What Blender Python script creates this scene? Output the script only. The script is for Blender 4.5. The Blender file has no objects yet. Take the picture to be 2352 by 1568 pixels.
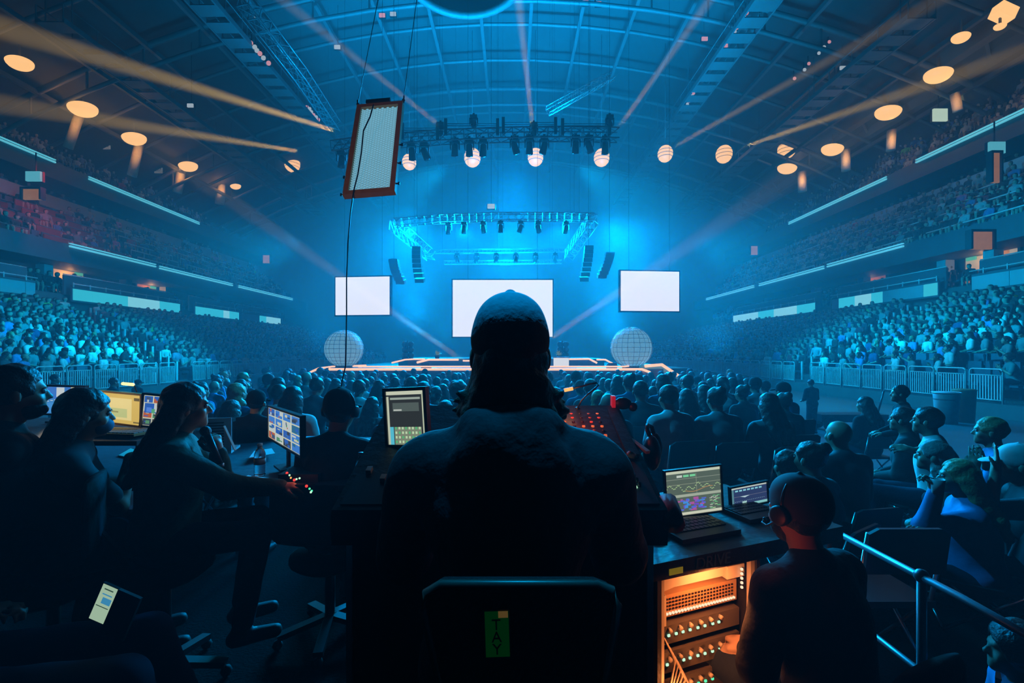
import bpy, math, random
import numpy as np
from mathutils import Vector, Matrix, Euler
random.seed(11)
rng = np.random.default_rng(5)
sc = bpy.context.scene
COL = sc.collection
R = math.radians

# ------------------------------------------------------------------ camera
F = 1000.0; HY = 808.0; ZC = 2.05; Z0 = 0.15; RZ = 0.40
camd = bpy.data.cameras.new('camera'); cam = bpy.data.objects.new('camera', camd); COL.objects.link(cam)
cam.location = (0, 0, ZC); cam.rotation_euler = (math.pi/2, 0, 0)
camd.sensor_width = 36; camd.lens = 36*F/2352; camd.shift_y = (HY-784)/2352
camd.clip_start = .05; camd.clip_end = 300
sc.camera = cam
def W(px, py, Y): return Vector(((px-1176)/F*Y, Y, ZC+(HY-py)/F*Y))

# ------------------------------------------------------------------ world: thin stage haze in the hall
w = bpy.data.worlds.new('hall_air'); sc.world = w; w.use_nodes = True
nt = w.node_tree; nt.nodes.clear()
wo = nt.nodes.new('ShaderNodeOutputWorld'); wv = nt.nodes.new('ShaderNodeVolumeScatter')
wv.inputs['Color'].default_value = (.45, .86, 1, 1)
wv.inputs['Density'].default_value = .0082; wv.inputs['Anisotropy'].default_value = .25
nt.links.new(wv.outputs[0], wo.inputs['Volume'])
bg = nt.nodes.new('ShaderNodeBackground'); bg.inputs[0].default_value = (0, 0, 0, 1); nt.links.new(bg.outputs[0], wo.inputs['Surface'])
vs = sc.view_settings; vs.view_transform = 'Standard'; vs.look = 'None'; vs.exposure = 0; vs.gamma = 1; vs.use_curve_mapping = False
cy = sc.cycles
cy.max_bounces = 4; cy.diffuse_bounces = 0; cy.glossy_bounces = 1; cy.transmission_bounces = 4; cy.volume_bounces = 0; cy.transparent_max_bounces = 8
cy.sample_clamp_indirect = 4; cy.use_denoising = True; cy.caustics_reflective = False; cy.caustics_refractive = False

# ------------------------------------------------------------------ lights
def lamp(name, kind, p, e, col, size=.1, t=None, ang=60, blend=.4, sy=None):
    l = bpy.data.lights.new(name, kind); l.energy = e; l.color = col
    if kind == 'SPOT': l.spot_size = R(ang); l.spot_blend = blend; l.shadow_soft_size = size
    elif kind == 'AREA':
        l.size = size
        if sy: l.shape = 'RECTANGLE'; l.size_y = sy
    else: l.shadow_soft_size = size
    o = bpy.data.objects.new(name, l); COL.objects.link(o); o.location = p
    if t is not None: o.rotation_euler = (Vector(t)-Vector(p)).to_track_quat('-Z', 'Y').to_euler()
    return o
BLUE = (0.0, .33, 1.0); CYAN = (.0, .47, 1.0); AMB = (1, .42, .14)
# stage wash from the rear truss over the crowd, and washes behind the screens
for x, t in ((-5, -8), (-2.4, -3), (2.4, 3), (5, 8)):
    lamp('stage_wash_light', 'SPOT', (x, 23, 8.6), 12500, BLUE, .3, (t, 9.5, 0), 50, .6)
for x, e in ((-9.5, 900), (-3.6, 1100), (5.6, 1300), (10.5, 1000)):
    lamp('backlight', 'SPOT', (x, 22.2, 1.9), e*8, CYAN, .7, (x*1.05, 25.5, 9), 120, 1)
for x in (-7, 0, 7): lamp('upstage_light', 'SPOT', (x, 31, 11), 27000, CYAN, 1.5, (x*.6, 13, -1), 54, .8)
lamp('upstage_light', 'SPOT', (0, 42, 17), 34000, (0, .34, 1), 3, (0, 18, 0), 56, .8)
lamp('cap_fill_light', 'SPOT', (-.3, 2.9, 11), 4600, (0, .42, 1), .2, (0, 1.16, 2.15), 4.6, .8)  # unseen spot added to brighten the cap
for x in (-6, 0, 6): lamp('centre_fill_uplight', 'SPOT', (x, 26.5, 3), 52000, (0, .40, 1), 1.0, (x*1.1, 27, 20), 78, 1)  # added to fill the central haze; no curtain hangs here
# wash into the roof, then added fills for bowl sides, barriers and crowd
lamp('roof_wash_light', 'SPOT', (0, 30, 12), 9500, (0, .36, 1), .6, (0, 34, 30), 104, 1)
for s in (-1, 1):
    lamp('bowl_fill_light', 'SPOT', (9.2 if s > 0 else -11, 22.5, 7.6), 10500, (0, .50, 1), .5, (s*23, 20, 4.5), 92, .9)  # unseen lamp placed for light on the stands and side glow
    lamp('barrier_fill_light', 'SPOT', (s*2.5, 17.3, 9.5), 9000, (0, .52, 1), .2, (s*15, 17, .5), 58, .8)  # added to brighten the barriers and bins
    lamp('side_fill_light', 'SPOT', (s*-7, 9.5, 13), 5200, (0, .46, 1), .15, (s*7, 7.5, 0), 50, .6)  # added above the view to light faces and crowd
# amber beams: from the pixel of the fixture towards the pixel of the beam's far end
BEAMS = [((1012, 290), (650, 0), 17.5, 15, 1.0), ((1224, 296), (1191, 0), 17.5, 14, 1.0), ((1416, 300), (1630, 0), 17.5, 14, 1.0),
         ((1545, 338), (2100, 30), 19, 16, 1.4), ((1705, 338), (2352, 120), 21, 17, 1.8), ((775, 302), (0, 62), 18, 15, 3.2),
         ((690, 348), (0, 238), 21, 17, 2.2), ((1072, 834), (432, 392), 15.2, 19, .9), ((1262, 778), (1420, 672), 15.4, 12.5, .35)]
for a, c, y1, y2, k in BEAMS:
    lamp('beam_light', 'SPOT', W(*a, y1), 300000*k, (1, .36, .07), .09, W(*c, y2), 3.4 if k < 1.5 else 4.6, .4)

# ------------------------------------------------------------------ materials
MATS = {}
def mat(name, col, rough=.65, metal=0, emit=None, es=0, var=.2, scale=8, bump=0, attr=None, alpha=1, trans=0, spec=.5):
    if name in MATS: return MATS[name]
    m = bpy.data.materials.new(name); m.use_nodes = True; n = m.node_tree.nodes; L = m.node_tree.links
    p = n['Principled BSDF']; p.inputs['Roughness'].default_value = rough; p.inputs['Metallic'].default_value = metal
    p.inputs['Specular IOR Level'].default_value = spec
    tc = n.new('ShaderNodeTexCoord'); no = n.new('ShaderNodeTexNoise'); no.inputs['Scale'].default_value = scale; no.inputs['Detail'].default_value = 3
    L.new(tc.outputs['Object'], no.inputs['Vector'])
    mr = n.new('ShaderNodeMapRange'); mr.inputs['To Min'].default_value = 1-var; mr.inputs['To Max'].default_value = 1+var
    L.new(no.outputs['Fac'], mr.inputs['Value'])
    mx = n.new('ShaderNodeVectorMath'); mx.operation = 'MULTIPLY'
    if attr:
        a = n.new('ShaderNodeAttribute'); a.attribute_name = attr; L.new(a.outputs['Color'], mx.inputs[0])
    else: mx.inputs[0].default_value = col[:3]
    L.new(mr.outputs[0], mx.inputs[1]); L.new(mx.outputs[0], p.inputs['Base Color'])
    if emit:
        p.inputs['Emission Color'].default_value = (*emit, 1); p.inputs['Emission Strength'].default_value = es
    if bump:
        b = n.new('ShaderNodeBump'); b.inputs['Strength'].default_value = bump; b.inputs['Distance'].default_value = .02
        L.new(no.outputs['Fac'], b.inputs['Height']); L.new(b.outputs[0], p.inputs['Normal'])
    if alpha < 1: p.inputs['Alpha'].default_value = alpha
    if trans: p.inputs['Transmission Weight'].default_value = trans
    MATS[name] = m; return m
def glow(name, col, s=1.0): return mat(name, (.02, .02, .02), .5, emit=col, es=s)
M_conc = mat('dark_concrete', (.12, .13, .14), .8, bump=.3, scale=3)
M_floor = mat('arena_floor', (.10, .11, .12), .55, scale=1.5)
M_carpet = mat('riser_carpet', (.007, .006, .005), .95, scale=60, var=.4, bump=.4, spec=.05)
M_wall = mat('painted_wall', (.15, .17, .19), .8, scale=1)
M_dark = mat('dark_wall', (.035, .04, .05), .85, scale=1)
M_fascia = mat('fascia_panel', (.10, .13, .16), .6, scale=.6)
M_teal = mat('pale_fascia', (.42, .55, .60), .5, scale=.6)
M_rail = mat('pale_rail_metal', (.8, .83, .85), .4, .1, var=.1)
M_steel = mat('roof_steel', (.14, .16, .18), .55, .2, scale=1)
M_deck = mat('roof_deck', (.07, .08, .09), .8, scale=.5)
M_black = mat('black_metal', (.015, .015, .017), .4, .3)
M_plastic = mat('black_plastic', (.02, .02, .022), .45)
M_rubber = mat('black_rubber', (.01, .01, .01), .7)
M_case = mat('flight_case', (.02, .02, .022), .5, scale=30, bump=.2)
M_alu = mat('aluminium', (.6, .62, .65), .3, .9, var=.08)
M_truss = mat('truss_tube', (.22, .24, .27), .4, .5)
M_skin = mat('skin', (.55, .36, .27), .5, scale=20, var=.1)
M_skin2 = mat('brown_skin', (.30, .17, .11), .5, scale=20, var=.1)
M_hair = mat('dark_hair', (.018, .013, .01), .5, scale=50, bump=.4)
M_blond = mat('blond_hair', (.42, .30, .14), .5, scale=50, bump=.4)
M_grey = mat('grey_hair', (.35, .34, .33), .6, scale=50, bump=.4)
M_jeans = mat('denim', (.02, .03, .05), .9, scale=60, spec=.1)
M_btop = mat('black_cotton', (.012, .012, .015), .9, scale=30, bump=.2, spec=.25)
M_shoe = mat('dark_shoe', (.02, .02, .02), .6)
M_eye = mat('eye_white', (.8, .8, .8), .2)
M_iris = mat('dark_iris', (.03, .02, .01), .2)
M_paper = mat('paper', (.85, .86, .88), .7, var=.05)
M_seat = mat('seat_fabric', (.10, .14, .20), .8, scale=20)
M_red = mat('red_lit_board', (.32, .025, .02), .6, scale=2)  # red light on the boards is put into their colour
M_orange = mat('orange_frame', (.45, .30, .14), .5, scale=20)
M_lens = mat('fixture_lens', (.05, .07, .1), .1)
M_warmwall = mat('corridor_glow_wall', (.75, .55, .3), .7, emit=(1, .45, .12), es=.28)  # amber corridor light put into the wall's colour and glow
M_strip = glow('stage_strip_glow', (1, .50, .26), 1.25)
M_screen = glow('white_screen_glow', (.80, .82, .84), .98)
M_bowl = glow('warm_bowl_glow', (1, .62, .24), 1.15)
M_led = glow('ribbon_glow_cyan', (.04, .6, .75), .85)
M_led2 = glow('ribbon_glow_pale', (.25, .8, .9), .8)
M_led3 = glow('ribbon_glow_orange', (1, .35, .15), .7)
M_disc = glow('roof_disc_glow', (.55, .75, .85), .6)
M_disc2 = glow('roof_disc_pink_glow', (.95, .45, .5), .6)
TOPS = [mat('shirt_'+k, c, .85, scale=14, bump=.2) for k, c in dict(white=(.75, .76, .78), grey=(.28, .29, .31), black=(.02, .02, .022), navy=(.04, .07, .18), blue=(.12, .28, .6), charcoal=(.07, .07, .08), teal=(.1, .3, .32), pink=(.6, .25, .35)).items()]
TOPW = ['white', 'grey', 'black', 'navy', 'blue', 'charcoal', 'teal', 'pink']

# ------------------------------------------------------------------ mesh building
def tag(o, label=None, cat=None, group=None, kind=None):
    if label: o['label'] = label
    if cat: o['category'] = cat
    if group: o['group'] = group
    if kind: o['kind'] = kind
    return o
def empty(name, loc, rz=0, parent=None):
    o = bpy.data.objects.new(name, None); COL.objects.link(o); o.location = loc; o.rotation_euler = (0, 0, rz); o.empty_display_size = .1
    if parent: o.parent = parent
    return o
class MB:
    def __init__(s): s.v = []; s.f = []; s.fm = []; s.m = 0; s.sm = []
    def add(s, vs, fs, smooth=False):
        b = len(s.v); s.v += [tuple(x) for x in vs]
        for f in fs: s.f.append(tuple(b+i for i in f)); s.fm.append(s.m); s.sm.append(smooth)
    def box(s, a, b, M=None):
        x0, y0, z0 = a; x1, y1, z1 = b
        v = [(x, y, z) for z in (z0, z1) for y in (y0, y1) for x in (x0, x1)]
        if M is not None: v = [M @ Vector(p) for p in v]
        s.add(v, [(0, 2, 3, 1), (4, 5, 7, 6), (0, 1, 5, 4), (2, 6, 7, 3), (0, 4, 6, 2), (1, 3, 7, 5)]); return s
    def bar(s, a, b, wd, ht, up=(0, 0, 1)):
        a = Vector(a); b = Vector(b); d = (b-a); L = d.length; d.normalize(); u = Vector(up)
        x = d.cross(u)
        if x.length < 1e-4: x = d.cross(Vector((1, 0, 0)))
        x.normalize(); u = x.cross(d)
        v = []
        for p in (a, b):
            for i, j in ((-1, -1), (1, -1), (1, 1), (-1, 1)): v.append(p+x*i*wd/2+u*j*ht/2)
        s.add(v, [(3, 2, 1, 0), (4, 5, 6, 7), (0, 1, 5, 4), (1, 2, 6, 5), (2, 3, 7, 6), (3, 0, 4, 7)]); return s
    def tube(s, pts, r, n=8, closed=False):
        pts = [Vector(p) for p in pts]; N = len(pts); rs = r if isinstance(r, (list, tuple)) else [r]*N
        v = []; ref = Vector((0, 0, 1))
        for i, p in enumerate(pts):
            if closed: d = pts[(i+1) % N]-pts[i-1]
            else: d = pts[min(i+1, N-1)]-pts[max(i-1, 0)]
            d.normalize(); x = d.cross(ref)
            if x.length < .05: x = d.cross(Vector((0, 1, 0)))
            x.normalize(); y = d.cross(x)
            for k in range(n):
                t = 2*math.pi*k/n; v.append(p+x*math.cos(t)*rs[i]+y*math.sin(t)*rs[i])
        fs = []
        for i in range(N if closed else N-1):
            j = (i+1) % N
            for k in range(n): fs.append((i*n+k, i*n+(k+1) % n, j*n+(k+1) % n, j*n+k))
        if not closed: fs += [tuple(range(n-1, -1, -1)), tuple((N-1)*n+k for k in range(n))]
        s.add(v, fs, True); return s
    def lathe(s, prof, c=(0, 0, 0), n=20, M=None):
        v = []; c = Vector(c)
        for r, z in prof:
            for k in range(n):
                t = 2*math.pi*k/n; q = Vector((r*math.cos(t), r*math.sin(t), z))
                if M is not None: q = M @ q
                v.append(c+q)
        fs = []
        for i in range(len(prof)-1):
            for k in range(n): fs.append((i*n+k, i*n+(k+1) % n, (i+1)*n+(k+1) % n, (i+1)*n+k))
        fs += [tuple(range(n-1, -1, -1)), tuple((len(prof)-1)*n+k for k in range(n))]
        s.add(v, fs, True); return s
    def sphere(s, c, r, n=16, sq=(1, 1, 1)):
        prof = [(max(1e-4, r*math.sin(math.pi*i/(n//2))), -r*math.cos(math.pi*i/(n//2))) for i in range(n//2+1)]
        s.lathe(prof, c, n, Matrix.Diagonal(Vector(sq))); return s
    def prism(s, poly, a, b, M=None):      # poly in local x,z ; extrude in y from a to b
        n = len(poly); v = [Vector((x, a, z)) for x, z in poly]+[Vector((x, b, z)) for x, z in poly]
        if M is not None: v = [M @ q for q in v]
        s.add(v, [tuple(range(n)), tuple(range(2*n-1, n-1, -1))]+[(i, i+n, (i+1) % n+n, (i+1) % n) for i in range(n)]); return s
    def build(s, name, mats, parent=None, loc=None):
        me = bpy.data.meshes.new(name); me.from_pydata(s.v, [], s.f)
        for m in (mats if isinstance(mats, (list, tuple)) else [mats]): me.materials.append(m)
        me.polygons.foreach_set('material_index', s.fm); me.polygons.foreach_set('use_smooth', s.sm); me.update()
        o = bpy.data.objects.new(name, me); COL.objects.link(o)
        if parent: o.parent = parent
        if loc is not None: o.location = loc
        return o
def struct(name, mb, mats):
    o = mb.build(name, mats); o['kind'] = 'structure'; return o
def copy_tree(o, parent=None):
    c = o.copy(); COL.objects.link(c); c.parent = parent
    for ch in list(o.children): copy_tree(ch, c)
    return c
ORD = ['first', 'second', 'third', 'fourth', 'fifth', 'sixth', 'seventh', 'eighth', 'ninth', 'tenth', 'eleventh', 'twelfth', 'thirteenth', 'fourteenth', 'fifteenth', 'sixteenth', 'seventeenth', 'eighteenth', 'nineteenth', 'twentieth', 'twenty-first', 'twenty-second', 'twenty-third', 'twenty-fourth', 'twenty-fifth', 'twenty-sixth', 'twenty-seventh', 'twenty-eighth', 'twenty-ninth', 'thirtieth', 'thirty-first', 'thirty-second', 'thirty-third', 'thirty-fourth', 'thirty-fifth']

# ------------------------------------------------------------------ sculpting with distance fields (bodies, clothes, hair)
class SDF:
    def __init__(s): s.p = []
    def cone(s, a, b, ra, rb, k=.02, op='+', keep=None):
        s.p.append(('c', np.array(a, float), np.array(b, float), ra, rb, k, op)); return s
    def ell(s, c, r, k=.02, op='+', rot=None):
        s.p.append(('e', np.array(c, float), np.array(r, float), np.array(rot) if rot is not None else None, 0, k, op)); return s
    def bounds(s):
        lo = np.full(3, 1e9); hi = np.full(3, -1e9)
        for t in s.p:
            if t[6] != '+': continue
            if t[0] == 'c':
                m = max(t[3], t[4]); lo = np.minimum(lo, np.minimum(t[1], t[2])-m); hi = np.maximum(hi, np.maximum(t[1], t[2])+m)
            else:
                m = t[2].max(); lo = np.minimum(lo, t[1]-m); hi = np.maximum(hi, t[1]+m)
        return lo, hi
    def mesh(s, h, wob=0, wf=30, smooth_iters=0):
        lo, hi = s.bounds(); lo -= 3*h+.03; hi += 3*h+.03
        n = np.ceil((hi-lo)/h).astype(int)+1
        ax = [lo[i]+h*np.arange(n[i]) for i in range(3)]
        f = np.full(n, 1.0, np.float32)
        for t in s.p:
            if t[0] == 'c':
                m = max(t[3], t[4])+t[5]+2*h+.02; a = np.minimum(t[1], t[2])-m; b = np.maximum(t[1], t[2])+m
            else:
                m = t[2].max()+t[5]+2*h+.02; a = t[1]-m; b = t[1]+m
            i0 = np.maximum(0, np.floor((a-lo)/h).astype(int)); i1 = np.minimum(n, np.ceil((b-lo)/h).astype(int)+1)
            if (i1 <= i0).any(): continue
            sl = tuple(slice(i0[i], i1[i]) for i in range(3))
            X = ax[0][sl[0]][:, None, None]; Y = ax[1][sl[1]][None, :, None]; Z = ax[2][sl[2]][None, None, :]
            if t[0] == 'c':
                A, B = t[1], t[2]; d = B-A; L2 = max(1e-9, d @ d)
                u = np.clip(((X-A[0])*d[0]+(Y-A[1])*d[1]+(Z-A[2])*d[2])/L2, 0, 1)
                g = np.sqrt((X-A[0]-u*d[0])**2+(Y-A[1]-u*d[1])**2+(Z-A[2]-u*d[2])**2)-(t[3]+(t[4]-t[3])*u)
            else:
                x, y, z = X-t[1][0], Y-t[1][1], Z-t[1][2]
                if t[3] is not None:
                    Q = t[3]; x, y, z = x*Q[0, 0]+y*Q[1, 0]+z*Q[2, 0], x*Q[0, 1]+y*Q[1, 1]+z*Q[2, 1], x*Q[0, 2]+y*Q[1, 2]+z*Q[2, 2]
                r = t[2]; k0 = np.sqrt((x/r[0])**2+(y/r[1])**2+(z/r[2])**2); k1 = np.sqrt((x/r[0]**2)**2+(y/r[1]**2)**2+(z/r[2]**2)**2)
                g = k0*(k0-1)/np.maximum(k1, 1e-6)
            cur = f[sl]; k = max(t[5], 1e-4)
            if t[6] == '+':
                hh = np.clip(.5+.5*(cur-g)/k, 0, 1); f[sl] = cur*(1-hh)+g*hh-k*hh*(1-hh)
            elif t[6] == '-':
                hh = np.clip(.5-.5*(cur+g)/k, 0, 1); f[sl] = cur*(1-hh)+(-g)*hh+k*hh*(1-hh)
        if wob:
            X = ax[0][:, None, None]; Y = ax[1][None, :, None]; Z = ax[2][None, None, :]
            f += wob*(np.sin(X*wf+2.1*np.sin(Z*wf*.5))*np.sin(Y*wf*.9+1.3*np.sin(X*wf*.6+1))+.6*np.sin(Z*wf*1.1+Y*wf*.7+2*np.sin(X*wf*.4)))
        return nets(f, lo, h)
def nets(f, org, h):
    s = f < 0
    c = np.zeros(tuple(x-1 for x in f.shape), np.int8)
    cs = [(i, j, k) for i in (0, 1) for j in (0, 1) for k in (0, 1)]
    N = f.shape
    for i, j, k in cs: c += s[i:N[0]-1+i, j:N[1]-1+j, k:N[2]-1+k]
    act = (c > 0) & (c < 8); ai = np.argwhere(act)
    idx = np.full(act.shape, -1, np.int64); idx[act] = np.arange(len(ai))
    acc = np.zeros((len(ai), 3)); cnt = np.zeros(len(ai))
    for a in cs:
        for d in range(3):
            if a[d]: continue
            b = list(a); b[d] = 1
            fa = f[ai[:, 0]+a[0], ai[:, 1]+a[1], ai[:, 2]+a[2]]; fb = f[ai[:, 0]+b[0], ai[:, 1]+b[1], ai[:, 2]+b[2]]
            x = (fa < 0) != (fb < 0); t = np.where(x, fa/np.where(x, fa-fb, 1), 0)
            p = np.array(a, float)[None].repeat(len(ai), 0); p[:, d] += t
            acc += p*x[:, None]; cnt += x
    V = (acc/cnt[:, None]+ai)*h+org
    Fs = []
    for d in range(3):
        e = [(d+1) % 3, (d+2) % 3]
        s0 = np.moveaxis(s, d, 0); a = s0[:-1]; b = s0[1:]
        x = np.argwhere(a != b); sg = a[x[:, 0], x[:, 1], x[:, 2]]
        o = [i for i in range(3) if i != d]
        g = np.zeros((len(x), 3), int); g[:, d] = x[:, 0]; g[:, o[0]] = x[:, 1]; g[:, o[1]] = x[:, 2]
        ok = (g[:, o[0]] > 0) & (g[:, o[1]] > 0); g = g[ok]; sg = sg[ok]
        def cell(u, v):
            q = g.copy(); q[:, e[0]] -= u; q[:, e[1]] -= v
            return idx[q[:, 0], q[:, 1], q[:, 2]]
        Q = np.stack([cell(1, 1), cell(0, 1), cell(0, 0), cell(1, 0)], 1)
        Q[~sg] = Q[~sg][:, ::-1]; Fs.append(Q)
    Fc = np.concatenate(Fs); Fc = Fc[(Fc >= 0).all(1)]
    return V, Fc
def npmesh(name, V, Q, mats, parent=None, smooth=True):
    me = bpy.data.meshes.new(name); me.vertices.add(len(V)); me.vertices.foreach_set('co', np.ascontiguousarray(V, np.float32).ravel())
    k = Q.shape[1]; me.loops.add(len(Q)*k); me.loops.foreach_set('vertex_index', Q.astype(np.int32).ravel())
    me.polygons.add(len(Q)); me.polygons.foreach_set('loop_start', np.arange(0, len(Q)*k, k, dtype=np.int32))
    me.polygons.foreach_set('use_smooth', np.full(len(Q), smooth)); me.update(calc_edges=True)
    for m in (mats if isinstance(mats, (list, tuple)) else [mats]): me.materials.append(m)
    o = bpy.data.objects.new(name, me); COL.objects.link(o)
    if parent: o.parent = parent
    return o
def rot(yaw=0, pitch=0, roll=0):           # yaw: left+, pitch: up+, in degrees
    return np.array(Euler((R(pitch), R(roll), R(yaw))).to_matrix())

def hand(S, wr, d, n, curl=.4, sc_=1, side=1, k=.005):
    """palm, five separate fingers and a thumb leaving the side of the palm"""
    d = np.array(d, float); d /= np.linalg.norm(d); n = np.array(n, float); n -= d*(n @ d); n /= np.linalg.norm(n)
    l = np.cross(d, n)*side; wr = np.array(wr, float); s = sc_
    S.cone(wr, wr+d*.05*s, .024*s, .028*s, .015)
    for i in range(4):
        o = (i-1.5)*.0205*s; b = wr+d*(.088-.004*abs(i-1.2))*s+l*o
        S.cone(wr+d*.02*s+l*o*.5, b, .014*s, .0115*s, .012)
        L = [.043, .047, .044, .034][i]*s; dd = d+l*o*1.2; dd /= np.linalg.norm(dd); ang = curl*.9; p = b
        for q, (fl, r) in enumerate(((1, .0098), (.62, .0088), (.5, .0078))):
            dir_ = dd*math.cos(ang)+n*math.sin(ang); e = p+dir_*L*fl; S.cone(p, e, r*s, (r-.001)*s, k); p = e; ang += curl*1.25
    b = wr+d*.025*s-l*.024*s; t1 = b+(d*.55-l*.62+n*.35)*.042*s; t2 = t1+(d*.8-l*.1+n*.45)*.034*s; t3 = t2+(d*.7+l*.2+n*.5)*.024*s
    S.cone(wr+d*.015*s-l*.01*s, t1, .016*s, .0125*s, .01); S.cone(t1, t2, .0115*s, .0105*s, k); S.cone(t2, t3, .0105*s, .009*s, k)

def figure(loc, face, seat=.45, z=0, lean=6, head=(0, 0, 0), arms=None, knees=None, ankles=None, hair='short', hat=None, top='tee', mats=None,
           h=.012, hh=None, eyes=False, size=1.0, mask=False, name='person', beard=False, wide=1.0, headset=False, drop=0.0):
    """A person facing local +Y, origin on the ground below the hips. seat=None: standing."""
    mt = dict(skin=M_skin, hair=M_hair, top=M_btop, legs=M_jeans, shoe=M_shoe, hat=M_btop); mt.update(mats or {})
    hip = np.array((0, 0, (seat+.10) if seat is not None else .95))
    sp = np.array((0, math.sin(R(lean)), math.cos(R(lean))))
    ch = hip+sp*.30; nb = hip+sp*.50; nk = nb+np.array((0, .012+.05*math.sin(R(lean)), .09)); hc = nk+np.array((0, .025, .085))
    wd = .185*wide; sh = {s: nb+np.array((s*wd, 0, -.055-drop)) for s in (-1, 1)}
    if arms is None:
        arms = {s: (sh[s]+np.array((s*.05, .03, -.27)), hip+np.array((s*.10, .26, .10)), (-s*.3, 1, -.1), (0, 0, -1), .5) for s in (-1, 1)}
    if knees is None:
        knees = {s: (np.array((s*.11, .44, hip[2]-.01)) if seat is not None else np.array((s*.10, .03, .50))) for s in (-1, 1)}
    if ankles is None:
        ankles = {s: np.array((s*.12, (.42 if seat is not None else 0), .09)) for s in (-1, 1)}
    Rh = rot(*head)
    def hp(p): return hc+Rh @ np.array(p, float)
    B = SDF()
    # torso
    B.ell(hip+np.array((0, -.01, 0)), (.155*wide, .11, .11), .05); B.cone(hip, ch, .12, .125, .06); B.ell(ch+np.array((0, 0, .05)), (.15*wide, .10, .16), .06)
    B.cone(sh[-1]*.75+nb*.25, sh[1]*.75+nb*.25, .055, .055, .05); B.cone(nb-sp*.02, hc-np.array((0, .012, .03)), .058, .052, .03)
    for s in (-1, 1):
        el, wr, dd, nn, cu = arms[s][:5]; el = np.array(el, float); wr = np.array(wr, float)
        B.cone(sh[s], el, .052, .040, .03); B.cone(el, wr, .041, .026, .015); hand(B, wr, dd, nn, cu, 1, s)
        B.cone(hip+np.array((s*.085, 0, 0)), knees[s], .085, .058, .04); B.cone(knees[s], ankles[s], .057, .037, .02)
        B.cone(ankles[s]-np.array((0, .02, .03)), ankles[s]+np.array((s*.01, .15, -.055)), .036, .028, .02)
    # head
    B.ell(hp((0, -.012, .028)), (.077, .096, .094), .02, rot=Rh); B.ell(hp((0, .028, -.045)), (.056, .064, .064), .03, rot=Rh)
    B.cone(hp((0, .07, -.088)), hp((0, .074, -.083)), .021, .021, .02)
    B.cone(hp((0, .083, .018)), hp((0, .103, -.018)), .008, .0125, .008)
    for s in (-1, 1):
        B.ell(hp((s*.086, -.005, -.008)), (.012, .021, .031), .006, rot=Rh); B.cone(hp((s*.034, .078, .032)), hp((s*.014, .084, .028)), .009, .009, .012)
        B.ell(hp((s*.040, .060, -.024)), (.024, .022, .022), .02, rot=Rh); B.ell(hp((s*.031, .093, .010)), (.014, .014, .010), .008, '-', rot=Rh)
        B.cone(hp((s*.011, .096, -.021)), hp((s*.012, .092, -.022)), .007, .007, .005)
    B.cone(hp((-.018, .083, -.051)), hp((.018, .083, -.051)), .0075, .0075, .006); B.cone(hp((-.015, .081, -.062)), hp((.015, .081, -.062)), .0085, .0085, .006)
    B.cone(hp((-.022, .094, -.0565)), hp((.022, .094, -.0565)), .0028, .0028, .003, '-')
    V, Q = B.mesh(h); root = npmesh(name, V, Q, mt['skin'])
    # top
    T = SDF(); g = .018 if top != 'hoodie' else .026
    T.ell(hip+np.array((0, -.01, .02)), (.16*wide+g, .115+g, .12), .05); T.cone(hip+sp*.05, ch, .125+g, .13+g, .07); T.ell(ch+np.array((0, 0, .05)), (.155*wide+g, .105+g, .165), .07)
    T.cone(sh[-1]*.8+nb*.2, sh[1]*.8+nb*.2, .058+g*.6, .058+g*.6, .05); T.cone(nb-sp*.03, nb+sp*.015, .075, .066, .03)
    for s in (-1, 1): T.cone(nb+np.array((s*.03, -.01, .0)), sh[s]+np.array((-s*.02, -.01, .01)), .062, .05, .04)
    for s in (-1, 1):
        el, wr = [np.array(q, float) for q in arms[s][:2]]
        if top == 'tee': T.cone(sh[s], sh[s]+(el-sh[s])*.72, .056+g*.7, .052+g*.7, .03)
        else:
            T.cone(sh[s], el, .056+g, .047+g*.9, .03); T.cone(el, wr-(wr-el)*.04, .047+g*.9, .034+g*.45, .02)
    if top == 'hoodie':
        for t in range(9):
            a = R(-30+t*30); q = nb+np.array((math.cos(a)*.082, -.015-math.sin(a)*.075, .012+.022*math.sin(a)))
            a2 = R(t*30); q2 = nb+np.array((math.cos(a2)*.082, -.015-math.sin(a2)*.075, .012+.022*math.sin(a2)))
            T.cone(q, q2, .034, .034, .02)
        T.ell(nb+np.array((0, -.115, -.05)), (.12, .045, .085), .05)
    V, Q = T.mesh(h, .0022 if top != 'hoodie' else .0035, 34); npmesh('jacket' if top == 'jacket' else ('hoodie' if top == 'hoodie' else 'shirt'), V, Q, mt['top'], root)
    # trousers, shoes
    T = SDF(); T.ell(hip+np.array((0, -.01, -.01)), (.165*wide, .125, .115), .05)
    for s in (-1, 1):
        T.cone(hip+np.array((s*.085, 0, 0)), knees[s], .097, .070, .04); T.cone(knees[s], ankles[s]+(knees[s]-ankles[s])*.08, .069, .055, .02)
    V, Q = T.mesh(max(h, .012), .002, 28); npmesh('trousers', V, Q, mt['legs'], root)
    T = SDF()
    for s in (-1, 1):
        T.cone(ankles[s]-np.array((0, .03, .045)), ankles[s]+np.array((s*.012, .16, -.055)), .044, .035, .02); T.cone(ankles[s]-np.array((0, 0, .03)), ankles[s]+np.array((0, 0, .01)), .046, .046, .02)
    V, Q = T.mesh(max(h, .012)); npmesh('shoes', V, Q, mt['shoe'], root)
    # hair
    H = SDF(); hk = hh or max(.008, h*.8)
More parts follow.
